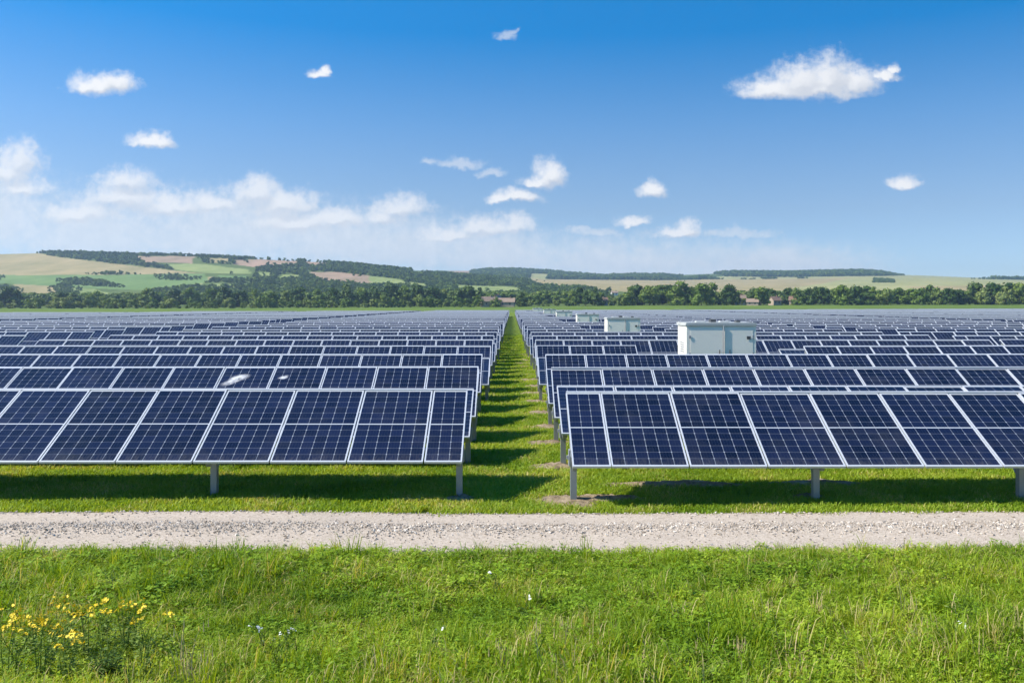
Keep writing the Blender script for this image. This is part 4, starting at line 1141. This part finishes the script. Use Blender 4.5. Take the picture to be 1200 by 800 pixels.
WHI = [flower(720 + s, M['petal_white'], .009, 6) for s in range(3)]
def plant(name, xp, yp, h, stems, spread, heads, head_meshes, label, group, cat, leafn=90, leafmat='weed_leaf', leafsize=.035, stemmat='weed_leaf', seed=0):
    """a branching herb with its base at that spot on the meadow"""
    r = np.random.default_rng(seed); Y = F * H / (yp - HOR); X = (xp - 600) / F * Y
    t = empty(name, (X, Y, float(ground_z(X, Y)))); tag(t, label, cat, group)
    m = MB(); tips = []
    for i in range(stems):
        a = r.uniform(0, 6.28); L = spread * r.uniform(.2, 1); hh = h * r.uniform(.65, 1); p0 = np.array((r.normal() * .02, r.normal() * .02, -.02)); p1 = p0 + np.array((cos(a) * L * .3, sin(a) * L * .3, hh * .55)); p2 = np.array((cos(a) * L, sin(a) * L, hh))
        m.tube(p0, p1, .0045, .0035, 4, cap=False); m.tube(p1, p2, .0035, .0018, 4, cap=False); tips.append((p1, p2))
        for _ in range(3):
            f = r.uniform(.35, .9); b0 = p1 + (p2 - p1) * f; tip = b0 + np.array((r.normal() * .05, r.normal() * .05, r.uniform(.03, .09))); m.tube(b0, tip, .002, .0012, 3, cap=False); tips.append((b0, tip)); tips.append((b0, b0 + (tip - b0) * .8 + r.normal(size=3) * .012))
    obj('stems', m.mesh('stems', [M[stemmat]]), t)
    if leafn:
        V = []; Fc = []; T = []
        for _ in range(leafn):
            a0, a1 = tips[r.integers(len(tips))]; p = a0 * .9 + (a1 - a0) * r.uniform(-.6, .85); p[2] = max(p[2] * r.uniform(.3, 1), .02)
            aa = r.uniform(0, 6.28); o = np.array((cos(aa), sin(aa), r.uniform(-.3, .6))); s_ = np.array((-sin(aa), cos(aa), r.normal() * .3)); s = leafsize * r.uniform(.5, 1.3)
            i0 = len(V); V += [p, p + o * s * .5 + s_ * s * .22, p + o * s, p + o * s * .5 - s_ * s * .22]; Fc.append((i0, i0 + 1, i0 + 2, i0 + 3)); T += [r.uniform()] * 4
        me = new_mesh('leaves', V, Fc, [M[leafmat]]); at = me.attributes.new('tint', 'FLOAT', 'POINT'); at.data.foreach_set('value', np.array(T, np.float32)); obj('leaves', me, t)
    tips.sort(key=lambda q_: -q_[1][2])
    for i in range(heads):
        p = tips[i % len(tips)][1] + r.normal(size=3) * (.0 if i < len(tips) else .015)
        obj('flower_head', head_meshes[r.integers(len(head_meshes))], t, p, (r.normal() * .5, r.normal() * .5, r.uniform(0, 6.28)), r.uniform(.7, 1.25))
YG = 'yellow-flowered weeds in the lower left corner'
yl = [(14, 800, .52, 6, .16, 28, 'yellow-flowered weed at the very left edge of the meadow'), (48, 795, .50, 7, .17, 36, 'yellow-flowered weed second from the left edge'), (78, 802, .44, 6, .15, 32, 'lowest yellow-flowered weed, in front of the others at lower left'),
      (70, 770, .42, 6, .16, 32, 'yellow-flowered weed in the middle of the left flower patch'), (100, 775, .46, 7, .16, 28, 'yellow-flowered weed just left of the dark leafy weed'), (118, 762, .40, 6, .18, 28, 'yellow-flowered weed at the top of the left flower patch'),
      (150, 765, .42, 6, .16, 20, 'yellow-flowered weed behind the dark leafy weed'), (170, 775, .40, 5, .14, 18, 'rightmost yellow-flowered weed of the left flower patch'), (35, 775, .36, 5, .14, 24, 'short yellow-flowered weed near the left edge')]
for i, (a, b_, h, st, sp, hd, lab) in enumerate(yl): plant('yellow_flower_plant', a, b_, h, st, sp, hd, YEL, lab, YG, 'wildflower', 170, 'pale_leaf', .04, 'pale_leaf', seed=800 + i)
plant('leafy_weed', 128, 806, .36, 14, .18, 0, YEL, 'dark bushy weed beside the yellow flowers', None, 'weed', 520, leafsize=.045, seed=820)
plant('seeding_weed', 172, 812, .46, 5, .04, 0, YEL, 'pale upright weed with leafy spike right of the yellow flowers', None, 'weed', 130, 'pale_leaf', .04, 'pale_leaf', seed=821)
plant('broad_leaf_weed', 832, 815, .22, 6, .14, 0, YEL, 'pale broad-leaved weed at the bottom edge, right of centre', None, 'weed', 70, 'pale_leaf', .075, 'pale_leaf', seed=822)
plant('broad_leaf_weed', 1130, 735, .22, 8, .14, 0, YEL, 'bright leafy weed standing in the right part of the meadow', None, 'weed', 110, 'pale_leaf', .05, 'pale_leaf', seed=823)
for i, (a, b_, h, hd, lab) in enumerate([(306, 768, .24, 5, 'white-flowered herb left of centre, tallest of three'), (322, 790, .24, 6, 'white-flowered herb at the bottom edge, left of centre'), (345, 775, .22, 4, 'white-flowered herb right of the other two near the bottom'), (581, 698, .22, 2, 'lone white flower in the upper middle of the meadow'), (508, 775, .26, 3, 'white-flowered herb near the bottom centre'), (1145, 778, .24, 3, 'white-flowered herb in the right corner of the meadow'), (615, 735, .22, 2, 'small white flower just right of the meadow centre')]):
    plant('white_flower_plant', a, b_, h, 3, .07, hd, WHI, lab, 'white wildflowers in the meadow', 'wildflower', 30, seed=840 + i)
for i, (a, b_, h, lab) in enumerate([(216, 808, .52, 'tall dry straw stems right of the yellow flowers'), (236, 812, .34, 'short dry straw clump at the bottom left'), (625, 775, .34, 'dry straw clump near the bottom centre'), (660, 765, .32, 'dry straw clump right of bottom centre'), (870, 785, .32, 'dry straw clump in the right half near the bottom'), (960, 730, .30, 'dry straw clump in the middle of the right meadow'), (590, 800, .30, 'dry straw clump at the bottom edge left of centre')]):
    Y = F * H / (b_ - HOR); X = (a - 600) / F * Y
    t = empty('dry_grass', (X, Y, float(ground_z(X, Y)))); tag(t, lab, 'dry grass', 'dry straw clumps in the meadow')
    V, Fc, T = blades(860 + i, 22, .05, h * .5, h, .003, .006, .35, .2)
    obj('stalks', new_mesh('stalks', V, Fc, [M['straw']]), t)
    m = MB(); r = np.random.default_rng(880 + i)
    for k in range(8):
        tip = V[7 * k + 6]; p = np.array(tip); m.tube(p - (0, 0, .05), p + (0, 0, .02), .005, .001, 5)
    obj('seed_heads', m.mesh('seed_heads', [M['straw']]), t)

# ------------------------------------------------------------------ haze
HAZE = 0.00014
if HAZE > 0:
    m, n, out = material('summer_haze')
    v = n.node('ShaderNodeVolumePrincipled'); v.inputs['Color'].default_value = (0.55, 0.76, 1.0, 1); v.inputs['Density'].default_value = HAZE; v.inputs['Anisotropy'].default_value = 0.3
    n.set(out.inputs['Volume'], v.outputs[0])
    tag(obj('haze', MB().box((-4700, -120, -12), (4700, 4750, 190)).mesh('haze', m)), 'thin summer haze over the valley', kind='stuff')
